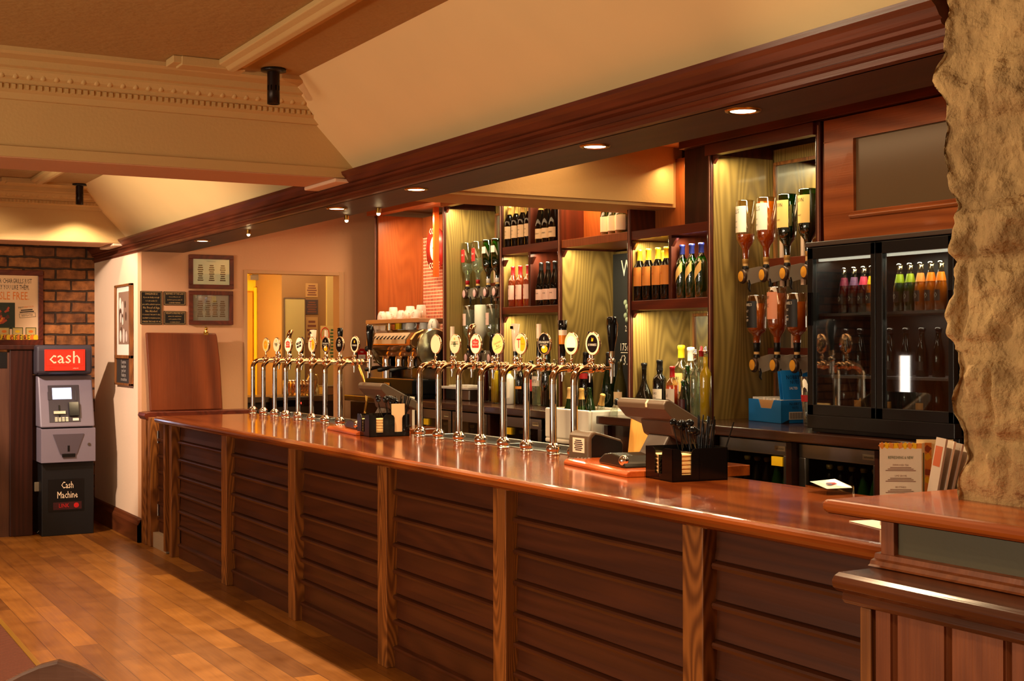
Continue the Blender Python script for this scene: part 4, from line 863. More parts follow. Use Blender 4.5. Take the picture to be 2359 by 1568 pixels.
# ---- snack boxes
BLUE=plain('carton_blue',(24,120,200),.45,var=.02); NAVY=plain('carton_navy',(20,30,44),.5,var=0)
def snack(loc,rz,label,lidup):
    t=thing('snack_carton',label,'carton',loc,rz); w,d,h=.20,.33,.125
    m=MB(); m.box(0,w,0,.003,0,h); m.box(0,w,d-.003,d,0,h*.9); m.box(w-.003,w,0,d,0,h); m.box(0,w,0,d,0,.003); m.prism([(0,0),(d,0),(d,h),(d*.70,h),(d*.62,h*.62),(d*.30,h*.62),(d*.22,h),(0,h)],'x',0,.003)
    m.build('open_box',BLUE,t)
    m=MB(); m.prism([(d*.72,h-.002),(d*.62,h*.6),(d*.32,h*.6),(d*.2,h-.002)],'x',.004,.006); m.build('inner_flap',plain('carton_kraft',(206,160,104),.7),t)
    m=MB()
    for k in range(9): m.box(.02+.0*k,w-.02,.02+k*.034,.045+k*.034,.01,h*1.02+.004*(k%3))
    m.build('snack_packets',WHITE,t)
    m=MB(); m.T=Tr(0,0,0); m.box(.05,.15,-.001,0,.02,.062,0)
    k=0; x=.055
    while x<.145: wd=.0015+.0018*((k*7)%3)/2; m.box(x,x+wd,-.0016,-.001,.024,.058,1); x+=wd*2+.0008; k+=1
    m.text("NOBBY'S",.024,1,at=(.09,-.0015,.105),rot=Rot(90,'X'),maxw=.08); m.text('NUTS',.020,1,at=(.09,-.0015,.084),rot=Rot(90,'X')); m.text('SALTED',.013,2,at=(.155,-.0015,.105),rot=Rot(90,'X'))
    m.prism([(.0,0),(.05,0),(.05,.02)],'y',-.001,0,1); m.prism([(.15,0),(.20,0),(.20,.09),(.185,.065),(.175,.07),(.165,.045),(.15,.035)],'y',-.0012,0,1)
    m.build('printed_side',[PAPER,NAVY,plain('print_lightblue',(150,210,240),.5)],t)
    if lidup:
        m=MB(); m.T=Tr(.10,.02,h)@Rot(-10,'X'); m.box(-.07,.10,0,.004,-.01,.165,0); m.box(-.07,.10,.03,.034,-.01,.165,0)
        m.text("NOBBY'S",.032,1,at=(.01,-.001,.125),rot=Rot(90,'X'),maxw=.11); m.text('NUTS',.028,1,at=(.01,-.001,.098),rot=Rot(90,'X')); m.text('SALTED',.02,2,at=(.0,-.001,.065),rot=Rot(90,'X'))
        m.T=m.T@Tr(.075,-.001,.03)@Rot(90,'X'); disc(m,.013,0,2); m.build('display_card',[BLUE,NAVY,C_WHT],t)
    return t
snack((4.80,5.50,CZ+.001),-8,'open blue snack carton with a standing display lid, left one before the mirror',True)
snack((4.98,5.26,CZ+.001),0,'blue snack carton, smaller one partly hidden behind the first by the mirror',False)
t=thing('pint_glass','tall fluted clear glass beside the display fridge','glass',(4.76,5.24,CZ+.001))
m=MB(); m.lathe([(.0001,.0),(.026,0),(.028,.02),(.047,.26),(.0445,.26),(.025,.022),(.0001,.02)],20); m.build('tumbler',CLEAR,t)
m=MB(); m.lathe([(.037,.13),(.040,.165)],14,a0=120,a1=240); m.build('printed_band',L_RED,t)
# ---- display fridge
FX,FY0,FY1,FZ0,FZ1=4.45,3.99,4.91,CZ+.002,2.125
df=thing('display_fridge','black double-door glass display fridge standing on the back counter','fridge',(FX,FY0,0))
W_=FY1-FY0
m=MB(); m.box(.04,.46,0,.02,FZ0+.03,FZ1); m.box(.04,.46,W_-.02,W_,FZ0+.03,FZ1); m.box(.02,.46,0,W_,FZ1-.03,FZ1); m.box(.0,.46,0,W_,FZ0+.02,FZ0+.085); m.box(.44,.46,0,W_,FZ0,FZ1)
m.box(.03,.05,0,W_,FZ0,FZ0+.02); m.build('cabinet',BLACK,df,bevel=.003)
m=MB(); m.box(-.006,.44,-.004,W_+.004,FZ1,FZ1+.022); m.build('top_panel',plain('fridge_top_grey',(70,60,54),.4),df,bevel=.003)
for k,(a,b_) in enumerate(((0.462,W_-.004),(.004,.458))):
    m=MB()
    for (c,d,e_,f_) in ((a,b_,FZ0+.085,FZ0+.135),(a,b_,FZ1-.06,FZ1-.005),(a,a+.030,FZ0+.085,FZ1-.005),(b_-.04,b_,FZ0+.085,FZ1-.005)): m.box(.0,.03,c,d,e_,f_)
    fr=m.build('door',BLACK,df,bevel=.002)
    m=MB(); m.box(.012,.016,a+.03,b_-.04,FZ0+.135,FZ1-.06); m.build('pane',GLASS,fr)
    m=MB(); m.box(-.012,.0,b_-.042,b_-.016,FZ0+.52,FZ0+.68) if k==0 else m.box(-.01,0,a+.002,a+.02,FZ0+.5,FZ0+.66); m.build('handle',BLACKG,fr)
SH=[FZ0+.088,1.50,1.80]
for z in SH[1:]:
    m=MB(); m.box(.06,.43,.022,W_-.022,z-.012,z); m.build('shelf',STEEL,df)
m=MB(); m.box(.05,.07,.03,W_-.03,FZ1-.07,FZ1-.035); m.build('strip_lamp',plain('strip_glow',(230,220,200),em=1.2),df)
ji=[('dark berry',PINKL,plain('wrap_plum',(120,40,60),.4)),('purple',PINKL,plain('wrap_violet',(120,80,110),.4)),('pink',PINKL,plain('wrap_pink',(226,70,96),.4)),('yellow-collared orange',ORNG,CAP_Y),('green',GRNL,plain('wrap_green',(150,170,30),.4)),('green',GRNL,plain('wrap_green',(150,170,30),.4)),('orange',ORNG,L_ORNG),('orange',ORNG,plain('wrap_orange',(250,130,20),.4)),('orange',ORNG,plain('wrap_orange',(250,130,20),.4))]
for i,(px) in enumerate((1945,1968,1990,2009,2073,2097,2121,2145,2168)):
    y=AX(px,690,4.62).y
    if y>FY1-.06: y=FY1-.06
    def neck(t,p,R0,mt=ji[i][2]):
        m=MB(); m.lathe([(ext(p,.135)+.0008,.135),(ext(p,.175)+.0008,.175)],14); m.build('neck_label',mt,t)
    bottle('juice_bottle',ji[i][0]+' juice bottle, %s from the left on the display fridge top shelf'%ORD[i],(4.62,y,SH[2]+.001),'soft',WARMG,ji[i][1],.72,lab=(.045,.095),lc=ji[i][2] if 0 else plain('label_dark_oval',(60,40,30),.5),texts=(('J2O',.5,.036,2),),group='juice bottles in the display fridge',extra=neck,s=1.0,span=60,rz=-30)
for r_,(z,n) in enumerate(((SH[1],8),(SH[0],8))):
    for i in range(n):
        y=FY1-.09-i*.098
        bottle('mixer_bottle','%s from the left of the dark bottles on the %s of the display fridge'%(ORD[i],['middle shelf','floor'][r_]),(4.62,y,z+.001),'soft',[DKG,plain('cola_glass',(50,16,12),.06,var=0)][r_],group=['dark bottles on the middle shelf of the display fridge','dark bottles on the floor of the display fridge'][r_],lc=[L_BLACK,L_ORNG][r_] if i%2 else None,lab=(.03,.07),s=1.0,span=60,cap=CAP_B,capz=.20)
# ---- under-counter bottle fridges
def uf(y1,w,label,stick,nb,lb):
    y0=y1-w; t=thing('bottle_fridge',label,'fridge',(4.50,y0,0),group='under-counter bottle fridges'); zt=1.156; zb=.30
    m=MB(); m.box(.03,.5,0,.02,.0,zt-.01); m.box(.03,.5,w-.02,w,0,zt-.01); m.box(.48,.5,0,w,0,zt-.01); m.box(.02,.5,0,w,0,zb); m.box(.03,.5,0,w,zt-.03,zt-.01); m.build('cabinet',BLACK,t)
    m=MB()
    for (c,d,e_,f_) in ((0,w,zb,zb+.05),(0,w,zt-.07,zt),(0,.045,zb+.05,zt-.07),(w-.045,w,zb+.05,zt-.07)): m.box(0,.028,c,d,e_,f_)
    fr=m.build('door',STEEL,t,bevel=.003)
    m=MB(); m.box(.01,.014,.045,w-.045,zb+.05,zt-.07); m.build('pane',GLASS,fr)
    m=MB(); m.box(-.002,0,.03,.11,zt-.048,zt-.022,0); m.text('autonumis',.018,1,at=(-.0025,.07,zt-.035),rot=Rot(-90,'Z')@Rot(90,'X'),maxw=.07)
    m.build('name_plate',[plain('plate_beige',(196,170,130),.4),INK],fr)
    if stick:
        a=.05 if stick==1 else w-.16; MB().box(-.002,.0095,a,a+.085,zt-.125,zt-.078,0).build('yellow_sticker',CAP_Y,fr)
    m=MB(); m.box(.06,.46,.02,w-.02,.79,.80); m.build('shelf',STEEL,t)
    for i in range(nb):
        y=y0+w-.09-i*(w-.16)/max(1,nb-1)
        bottle('beer_bottle','%s from the left of the bottles in the %s'%(ORD[i],lb),(4.62,y,.801),'soft',[DKG,plain('beer_green',(20,60,20),.06,var=0)][i>=nb//2],group='bottles in the '+lb,lc=[L_ORNG,L_BUFF][i%2],lab=(.04,.08),texts=(('5',.5,.04,1),) if i<3 else (),cap=CAP_G,capz=.205,s=1.12)
uf(5.655,.56,'steel-framed bottle fridge with a yellow sticker right of the near caddy',1,6,'fridge right of the near caddy')
uf(5.025,.55,'steel-framed bottle fridge below the display fridge',0,6,'fridge below the display fridge')
uf(9.40,.54,'steel-framed bottle fridge farthest left, below the coffee machine',2,4,'fridge below the coffee machine')
uf(8.835,.54,'steel-framed bottle fridge second from the left, with a visible handle',0,4,'second fridge from the left')
uf(8.095,.56,'steel-framed bottle fridge left of the white sink',2,4,'fridge left of the white sink')
# ------------------------------------------------------------------ far end: cash machine, poster, frames
RX90=Rot(90,'X')           # lettering facing the room (-Y)
GREY=plain('machine_grey',(122,112,124),.45,bump=.05,bscale=400); GREYD=plain('machine_grey_dark',(60,54,62),.4)
atm=thing('cash_machine','grey free-standing cash machine with a red cash sign and black base','cash machine',(2.07,11.90,0),0)
m=MB(); m.box(.03,.47,.05,.50,0,.635); m.build('base_cabinet',plain('machine_black',(16,15,17),.45),atm,bevel=.005)
m=MB(); m.prism([(.0,.64),(.0,.93),(.06,.94),(.5,.94),(.5,.64)],'x',.02,.475); m.box(.018,.022,0,.4,.64,.93); fixn(m.build('safe_front',GREY,atm,bevel=.008))
m=MB(); m.prism([(.0,.945),(.10,1.30),(.13,1.395),(.5,1.395),(.5,.945)],'x',.012,.47); fixn(m.build('console_body',GREY,atm,bevel=.012))
m=MB(); m.prism([(.09,1.40),(.035,1.415),(.03,1.63),(.05,1.66),(.30,1.66),(.38,1.40)],'x',-.012,.455); fixn(m.build('head_box',GREYD,atm,bevel=.02))
m=MB(); m.T=Tr(.2215,.0285,1.535)@RX90; m.box(-.17,.17,-.098,.085,0,.004,0); m.box(-.158,.158,-.058,.078,.004,.0045,2); m.box(-.156,.156,-.056,.076,.0046,.0048,0)
m.text('cash',.155,1,at=(0,.012,.006),sx=1.0,maxw=.27); m.text('fee free',.016,2,at=(-.11,-.078,.006)); m.text('cashpoint',.016,1,at=(.09,-.078,.006))
m.build('cash_sign',[plain('sign_red',(226,44,26),.35,em=.55),C_CREAM,plain('sign_darkred',(120,20,20),.4)],atm)
SL=math.degrees(math.atan2(.10,.355))
TC=Tr(.225,.004,.96)@Rot(-SL,'X')@RX90
m=MB(); m.T=TC; m.box(-.135,.125,.03,.36,0,.004,0); m.box(-.14,-.11,.23,.30,.004,.008,0); m.box(.085,.105,.22,.31,.004,.008,0); m.build('console_panel',GREYD,atm)
m=MB(); m.T=TC; m.box(-.10,.06,.235,.335,.004,.007); m.build('screen',plain('screen_glow',(200,214,255),em=2.6),atm)
m=MB(); m.T=TC; m.box(.03,.11,.08,.20,.004,.03,0); m.box(-.10,.0,.10,.125,.004,.02,1); m.box(-.055,-.045,.07,.18,.0045,.012,0)
for i in range(4):
    for j in range(3): m.box(-.09+i*.03,-.068+i*.03,.035+j*.014,.045+j*.014,.004,.009,1)
m.box(.06,.11,.04,.062,.004,.007,2); m.build('keypad',[BLACKG,STEEL,C_WHT],atm)
m=MB(); m.T=Tr(.245,-.001,.785)@RX90; m.prism([(-.13,.10),(.13,.10),(.07,-.07),(.05,-.09),(-.05,-.09),(-.07,-.07)],'z',0,.006,0); m.box(-.055,.055,-.10,-.07,.006,.012,1); m.box(-.008,.008,-.05,0,.006,.010,1); m.build('cash_slot',[plain('slot_grey',(84,74,82),.4),BLACK],atm)
m=MB(); m.cyl((.42,0,.79),(.42,-.006,.79),.013); m.build('lock',STEEL,atm)
m=MB(); m.T=Tr(.245,.048,.33)@RX90; m.box(-.16,.14,-.12,.16,0,.002,1)
m.text('Cash',.085,0,at=(0,.105,.003),sx=.62); m.text('Machine',.085,0,at=(0,.02,.003),sx=.62); m.box(-.12,.12,-.105,-.04,.002,.003,2); m.text('LINK',.05,3,at=(-.03,-.072,.0035)); disc(m,.022,.0035,3,.075,-.072); m.build('base_sign',[C_CREAM,BLACK,plain('sign_maroon',(56,12,14),.5),plain('link_red',(190,30,30),.4)],atm)
# socket and cable behind
t=thing('wall_socket','beige wall socket box with a thin hanging cable between the partition and the cash machine','socket',(2.065,12.08,.38))
m=MB(); m.box(0,.07,0,.04,0,.08); m.build('socket_box',plain('socket_beige',(120,104,80),.5),t,bevel=.004)
m=MB(); m.tube([(.05,-.0,.0),(.07,-.01,-.1),(.09,0,-.2),(.085,.0,-.3),(.04,.0,-.34),(.02,0,-.36)],.003,6); m.build('cable',plain('cable_grey',(120,110,100),.5),t)
# dark wooden partition at the far left
t=thing('wooden_partition','dark reddish-brown wooden partition at the left edge beside the cash machine','partition',(1.20,12.1,0))
m=MB(); m.box(.66,.85,-.02,.10,0,1.655); m.build('end_post',W_DARK,t,bevel=.006)
m=MB(); m.box(0,.66,.0,.10,0,1.60); m.build('side_panel',wood('partition_wood',(60,34,24),(98,62,44),'z',.4,ring=6,streak=.7),t)
m=MB(); m.box(0,.87,-.04,.12,1.62,1.66); m.build('top_rail',W_DARK,t,bevel=.006)
m=MB(); m.box(.42,.64,-.004,.01,1.46,1.60); m.build('dark_inset',BLACK,t)
# poster
t=thing('wall_poster','framed food poster with orange and black lettering on the brick wall','poster',(1.72,12.995,1.66))
m=MB(); w_,h_=.575,.70
for (a,b_,c,d) in ((0,w_,0,.05),(0,w_,h_-.05,h_),(0,.045,.05,h_-.05),(w_-.045,w_,.05,h_-.05)): m.box(a,b_,-.03,0,c,d)
m.build('frame',W_SHELF,t,bevel=.004)
m=MB(); m.T=Tr(.045,-.012,.05)@RX90; W2,H2=.485,.60; m.box(0,W2,0,H2,0,.002,0)
m.text('SUMMER CHARGRILLS JUST',.062,1,at=(.235,.545,.003),maxw=.39); m.text('THE WAY YOU LIKE THEM,',.062,1,at=(.22,.487,.003),maxw=.37); m.text('HASSLE FREE.',.105,2,at=(.215,.405,.003),maxw=.38)
m.box(0,.28,.10,.335,.0025,.003,3)
for a,b_ in ((0,.10),(.125,.235),(.30,.425),): m.box(a+.0,b_,.06-.0,.105+.0,.0031,.0032,4) if 0 else None
for k in range(4): m.box(.02+.118*k,.115+.118*k,.115-.075,.115+.0-.0,.003,.0034,4); m.box(.027+.118*k,.108+.118*k,.047,.108,.0035,.0037,5); disc(m,.022,.004,2 if k%2 else 6,.067+.118*k,.077,.6)
m.box(0,.28,.135,.345,.004,.0045,3)
random.seed(11)
for k in range(46):
    T=m.T; m.T=T@Tr(.02+.2*random.random(),.15+.14*random.random(),.005+.0001*k)@Rot(random.uniform(20,70),'Z'); m.box(-.016,.016,-.009,.009,0,.0001,[7,2,8,7][k%4]); m.T=T
T=m.T; m.T=T@Tr(.385,.27,.004)@Rot(5,'Z'); m.text('ENJOY',.02,1,at=(-.05,.035,0)); m.text('GREAT TASTE',.018,2,at=(.02,.036,0),maxw=.09); flat_marks(m,2,.15,.035,1); m.box(-.07,.075,-.062,-.022,0,.0005,1); m.box(-.067,.072,-.059,-.025,.0006,.0008,0); m.text('BEEFEATER',.026,1,at=(.0,-.042,.001),maxw=.13); m.T=T
for k in range(16): T=m.T; m.T=T@Tr(.015+.03*k,.02,.004+.0001*k); disc(m,.022,0,6 if k%2 else 2,0,0,1.3); m.T=T
m.text('FESTIVAL OF FIRE',.075,1,at=(.21,.012,.007),maxw=.40); m.build('print',[plain('poster_cream',(236,196,150),.55,var=0),INK,plain('poster_orange',(232,124,30),.5,var=0),plain('photo_green',(34,44,24),.5,bump=.2,bscale=60),plain('photo_edge',(90,90,40),.5),plain('photo_food',(214,180,110),.5),CAP_Y,plain('food_red',(176,64,30),.5),plain('food_brown',(90,40,20),.5)],t)
# small photo frame with chalk board below on the side wall
RMX=Rot(-90,'Z')@RX90
t=thing('picture_frame','narrow brown frame with a photograph above a chalk text panel on the white wall','picture',(2.770,11.46,1.305))
L2=.585
m=MB()
for (a,b_,c,d) in ((0,L2,0,.02),(0,L2,.235,.265),(0,L2,.865,.885),(0,.045,0,.885),(L2-.03,L2,0,.885)): m.box(-.03,0,a,b_,c,d)
m.build('frame',W_BACK,t,bevel=.003)
m=MB(); m.box(-.012,0,.045,L2-.03,.265,.865,0); m.box(-.014,-.012,.11,L2-.10,.36,.82,1)
random.seed(4)
for k in range(16):
    T=m.T; m.T=Tr(-.0145-.0001*k,.15+.29*random.random(),.40+.38*random.random())@RMX; disc(m,random.uniform(.02,.045),0,[2,3,0][k%3],0,0,1.5,12); m.T=T
m.build('photograph',[PAPER,plain('photo_sepia',(150,120,100),.4),plain('photo_dark',(84,60,48),.4),plain('photo_light',(226,206,190),.4)],t)
m=MB(); m.box(-.014,0,.045,L2-.03,.02,.235,0)
for i,tx in enumerate(('If everyone','knew how','good our','steaks are','come and see')): m.text(tx,.05,1,at=(-.016,L2/2,.205-.038*i),rot=RMX,maxw=.42)
m.build('chalk_panel',[plain('slate',(52,48,44),.6),plain('chalk',(200,190,176),.7)],t)
# plaques and licence frames on the end wall
def wallbox(px0,py0,px1,py1,Y_=YE): a=AY(px0,py0,Y_); b_=AY(px1,py1,Y_); return a.x,b_.x,b_.z,a.z
def plaque(b4,label,lines):
    x0,x1,z0,z1=b4; t=thing('black_plaque',label,'plaque',(x0,YE+.002,z0)); w_,h_=x1-x0,z1-z0
    m=MB(); m.box(0,w_,-.008,.001,0,h_); m.build('plate',plain('plaque_black',(22,20,20),.3,var=0),t)
    m=MB(); e=.006
    for (a,b_,c,d) in ((e,w_-e,e,e+.002),(e,w_-e,h_-e-.002,h_-e),(e,e+.002,e,h_-e),(w_-e-.002,w_-e,e,h_-e)): m.box(a,b_,-.009,-.008,c,d)
    for i,(tx,s_) in enumerate(lines):
        m.text(tx,s_,0,at=(w_/2,-.0095,h_*(1-(i+.8)/(len(lines)+.6))),rot=RX90,maxw=w_*.82)
    m.build('gold_lettering',plain('gold_print',(196,160,100),.4,var=0),t)
plaque(wallbox(323,670,373,747),'tall black plaque with gold print left of two small ones on the end wall',[('CHALLENGE 21',.02),('If you are lucky enough',.018),('to look under 21',.018),('you will be asked to prove',.018),('No Proof of Age',.026),('No Alcohol',.026),('IT IS AGAINST THE LAW TO SELL',.015),('OR ATTEMPT TO PURCHASE ALCOHOL',.015),('UNDER THE AGE OF 18',.018)])
plaque(wallbox(377,671,427,703),'small black plaque with gold print, upper of two on the end wall',[('BEWARE OF THE LAW',.02),('It is an offence to sell',.014),('alcohol to persons under 18',.014),('LICENSED PREMISES',.014)])
plaque(wallbox(377,716,427,747),'small black plaque with gold print, lower of two on the end wall',[('WEIGHTS & MEASURES ACT',.018),('spirits in this establishment',.013),('sold in quantities of 35ml',.013),('or multiples thereof',.013)])
def licence(b4,label,warm):
    x0,x1,z0,z1=b4; t=thing('licence_frame',label,'frame',(x0,YE+.002,z0)); w_,h_=x1-x0,z1-z0; f=.036
    m=MB()
    for (a,b_,c,d) in ((0,w_,0,f),(0,w_,h_-f,h_),(0,f,f,h_-f),(w_-f,w_,f,h_-f)): m.box(a,b_,-.025,0,c,d)
    m.build('frame',W_SHELF,t,bevel=.003)
    m=MB(); m.box(f,w_-f,-.010,0,f,h_-f,0); m.text('Premises Licence',.014,1,at=(w_/2,-.0105,h_-f-.018),rot=RX90)
    for c in range(3 if warm else 4):
        T=m.T; m.T=Tr(w_*(.26+.5*c/(2 if warm else 3)),-.0105,h_*.47)@RX90; flat_marks(m,8,.05,h_*.5,1); m.T=T
    m.build('certificate',[plain('cert_warm',(255,226,170),.5,em=.25) if warm else plain('cert_pink',(232,214,204),.5),plain('cert_ink',(170,130,100),.6)],t)  # warm reflection put into the upper certificate's colour and faint emission
    m=MB(); m.box(f,w_-f,-.016,-.014,f,h_-f); m.build('pane',GLASS,t)
licence(wallbox(434,586,537,666),'brown framed certificate with warm reflection, upper of two on the end wall',True)
licence(wallbox(434,669,536,748),'brown framed certificate with columns of print, lower of two on the end wall',False)
t=thing('fire_call_point','small red fire alarm call point on the wall right of the servery opening','alarm',(4.70,YE+.002,1.49))
m=MB(); m.box(0,.13,-.03,0,0,.13); m.build('red_box',plain('alarm_red',(196,30,24),.35),t,bevel=.005)
m=MB(); m.box(.03,.10,-.032,-.03,.03,.075,0); m.text('FIRE',.02,1,at=(.065,-.0325,.052),rot=RX90); m.text('FIRE',.022,0,at=(.065,-.031,.10),rot=RX90); m.build('front_plate',[C_WHT,C_RED],t)
# ---- things seen through the servery opening
YK=12.6
x0,x1,z0,z1=wallbox(655,688,701,905,YK)
t=thing('notice_board','plain pale notice board on the brown kitchen wall seen through the opening','board',(x0,YK-.001,z0))
m=MB(); m.box(0,x1-x0,-.012,0,0,z1-z0,0); m.build('board',plain('board_tan',(176,150,96),.4),t)
m=MB(); m.box(-.008,x1-x0+.008,-.016,0,z1-z0,z1-z0+.012); m.box(-.008,0,-.016,0,0,z1-z0); m.box(x1-x0,x1-x0+.008,-.016,0,0,z1-z0); m.build('frame',STEEL,t)
for i,(b4,mt,l) in enumerate(((wallbox(704,652,732,685,YK),plain('notice_tan',(170,124,70),.6),'tan notice, top of three sheets on the kitchen wall'),(wallbox(704,690,732,724,YK),plain('notice_dark',(70,50,44),.6),'dark printed notice, middle of three sheets on the kitchen wall'),(wallbox(704,730,732,790,YK),plain('notice_tan',(170,124,70),.6),'tan notice, lowest of three sheets on the kitchen wall'))):
    x0,x1,z0,z1=b4; m=MB(); m.box(0,x1-x0,-.004,0,0,z1-z0,0); m.T=Tr((x1-x0)/2,-.005,(z1-z0)/2)@RX90; flat_marks(m,5,(x1-x0)*.8,(z1-z0)*.8,1)
    o=m.build('wall_notice',[mt,plain('notice_ink',(110,60,40) if i!=1 else (150,130,110),.6)]); o.location=(x0,YK-.001,z0); tag(o,l,'notice','kitchen notices')
x0,x1,z0,z1=wallbox(738,750,778,830,12.57)
m=MB(); m.box(0,x1-x0,-.004,0,0,z1-z0,0)
m.T=Tr((x1-x0)*.25,-.005,(z1-z0)*.75)@RX90
n=20; 
for k in range(n): a=2*PI*k/n; m.cyl((.045*math.cos(a),.07*math.sin(a),0),(.045*math.cos(a+2*PI/n),.07*math.sin(a+2*PI/n),0),.004,5,1)
m.cyl((-.02,-.04,0),(.02,.04,0),.004,5,1); m.T=Tr((x1-x0)*.25,-.005,(z1-z0)*.35)@RX90; m.text('NO SMOKING',.03,1,maxw=.09); m.T=Tr((x1-x0)*.72,-.005,(z1-z0)*.5)@RX90; flat_marks(m,9,.07,(z1-z0)*.85,2)
o=m.build('safety_sign',[plain('sign_tan',(206,170,104),.5),C_RED,C_GRN]); o.location=(x0,12.568,z0); tag(o,'cream sign sheet with a red oval symbol on the kitchen wall','sign')
t=thing('door_closer','grey door closer arm above the yellow kitchen door','door closer',(AY(572,640,13.38).x,13.36,AY(572,645,13.38).z))
m=MB(); m.box(.0,.22,-.05,.03,0,.05); m.build('closer_body',STEEL,t); m=MB(); m.cyl((.02,-.04,.06),(.30,-.02,.03),.01,8); m.build('closer_arm',STEEL,t)
t=struct(MB().box(AY(569,700,13.38).x-.3,AY(582,700,13.38).x,13.36,13.40,0,AY(580,672,13.38).z).build('door_1',plain('kitchen_door',(196,130,24),.5),bevel=.01))
struct(MB().box(AY(584,700,13.38).x,AY(590,700,13.38).x,13.34,13.40,0,AY(580,668,13.38).z+.03).build('trim_6',YEL,bevel=.005))
# glass washer and counter
YG=11.85
kc=thing('kitchen_counter','dark kitchen counter seen through the opening behind the far taps','counter',(3.2,YG,0))
zt=AY(700,912,YG).z
m=MB(); m.box(0,2.3,0,.55,zt-.05,zt); m.build('worktop',plain('worktop_grey',(96,80,60),.3),kc); m=MB(); m.box(.05,2.3,.03,.55,0,zt-.05); m.build('cabinet',plain('cabinet_dark',(40,32,26),.4),kc)
xa=AY(628,930,YG-.1).x; xb=AY(715,930,YG-.1).x
t=thing('glass_washer','dark box-shaped glass washer with a red display under the kitchen glasses','glass washer',(xa,YG-.13,zt-.33))
m=MB(); m.box(0,xb-xa,0,.12,0,.33); m.build('housing',plain('washer_dark',(46,38,32),.35),t,bevel=.006)
m=MB(); m.box(.02,xb-xa-.02,-.004,0,.24,.30,0); m.text('88',.03,1,at=((xb-xa)*.70,-.005,.27),rot=RX90); m.build('display',[BLACKG,plain('led_red',(255,60,40),em=4)],t)
# pint glasses crowded on the counter
random.seed(9); proto=None
gx0,gx1=AY(660,880,YG+.15).x,AY(708,880,YG+.15).x
k=0
for r_ in range(3):
    for i in range(5):
        x=gx0+.045+(gx1-gx0-.08)*i/4; y=YG+.07+.10*r_
        lab='pint glass in the bright glass crowd, %s from the left of the %s row'%(ORD[i],['front','middle','back'][r_])
        if proto is None:
            proto=thing('pint_glass',lab,'glass',(x,y,zt+.001),0,'pint glasses behind the far taps')
            m=MB(); m.lathe([(.0001,0),(.03,0),(.038,.10),(.036,.145),(.034,.145),(.036,.10),(.028,.008),(.0001,.008)],14); m.build('tumbler',thin('washed_glass',(250,226,170),.25),proto)
        else: dup(proto,(x,y,zt+.001),label=lab)
jar=thing('glass_jar','tall clear glass jar of orange straws right of the glass crowd','jar',(AY(722,860,YG+.1).x,YG+.12,zt+.001))
m=MB(); m.lathe([(.0001,0),(.055,0),(.057,.16),(.045,.18),(.045,.20),(.05,.205)],16); m.build('jar_body',CLEAR,jar); m=MB()
for i in range(7): a=i*.9; m.cyl((.02*math.cos(a),.02*math.sin(a),.01),(.035*math.cos(a),.035*math.sin(a),.14),.006,6)
m.build('straws',L_ORNG,jar)
t=thing('stock_pot','grey square steel tub on the kitchen counter at the right of the opening','tub',(AY(748,900,YG+.1).x,YG+.05,zt+.001)); m=MB(); m.box(0,.17,0,.2,0,.08); m.box(-.01,.18,-.01,.21,.08,.09); m.build('tub',STEEL,t,bevel=.006)
# ------------------------------------------------------------------ coffee niche
CXF=4.56
cm=thing('coffee_machine','chrome and black espresso machine on the back counter in the mosaic niche','coffee machine',(CXF,9.50,CZ+.002))
m=MB(); m.box(-.06,.36,.0,.90,.0,.015+.02); m.box(-.08,.36,-.01,.93,.035,.150); m.build('base',plain('base_black',(10,9,9),.45,spec=.12,var=0),cm,bevel=.008)
m=MB(); m.box(-.084,-.08,.42,.53,.06,.12); m.build('badge_plate',STEEL,cm)
m=MB(); m.box(-.05,.08,.03,.88,.150,.156); m.build('drip_grille',STEEL,cm)
m=MB(); m.box(.14,.36,.0,.90,.15,.42); m.build('back_body',plain('machine_dark',(46,40,36),.25,.4,var=0),cm)
m=MB(); m.prism([(-.02,.39),(-.08,.43),(-.075,.475),(-.03,.53),(.04,.555),(.34,.555),(.36,.50),(.36,.36),(.10,.33),(.03,.33)],'y',.03,.88); fixn(m.build('hood',plain('hood_metal',(206,160,104),.16,.95,var=0),cm,bevel=.01))
m=MB(); m.prism([(-.082,.44),(-.078,.476),(-.034,.528),(-.036,.531),(-.082,.480),(-.086,.44)],'y',.12,.80); m.build('button_panel',plain('button_panel',(206,180,150),.35),cm)
m=MB()
for i in range(9):
    y=.17+i*.072; m.T=Tr(-.068,y,.492)@Rot(-40,'Y'); m.box(-.022,.014,-.012,.012,0,.006)
m.build('buttons',BLACK,cm)
for y in (.02,.905):
    m=MB(); m.T=Tr(.13,y,.40)@Rot(90,'X'); m.lathe([(.0001,.012),(.15,.010),(.165,.0),(.15,-.012),(.0001,-.012)],36); m.build('end_disc',plain('end_disc_metal',(170,166,140),.22,1,var=0),cm)
for y in (.20,.44,.70):
    m=MB(); m.T=Tr(.02,y,.26); m.lathe([(.0001,.08),(.035,.08),(.04,.05),(.036,.02),(.04,.0),(.038,-.015),(.0001,-.018)],16); m.T=Matrix.Identity(4); m.cyl((.02,y,.245),(-.03,y,.245),.012,10); gh=m.build('group_head',CHROME,cm)
    m=MB(); m.tube([(-.03,y,.245),(-.08,y,.243),(-.16,y,.228),(-.185,y,.225)],[.012,.015,.018,.012],10); m.build('portafilter_handle',BLACK,gh)
for y in (.04,.86):
    m=MB(); m.ball((-.09,y,.40),.026,0); m.build('steam_knob',BLACK,cm); m=MB(); m.tube([(-.06,y,.37),(-.07,y,.33),(-.055,y+.02,.2),(-.05,y+.03,.17)],.005,8); m.build('steam_wand',CHROME,cm)
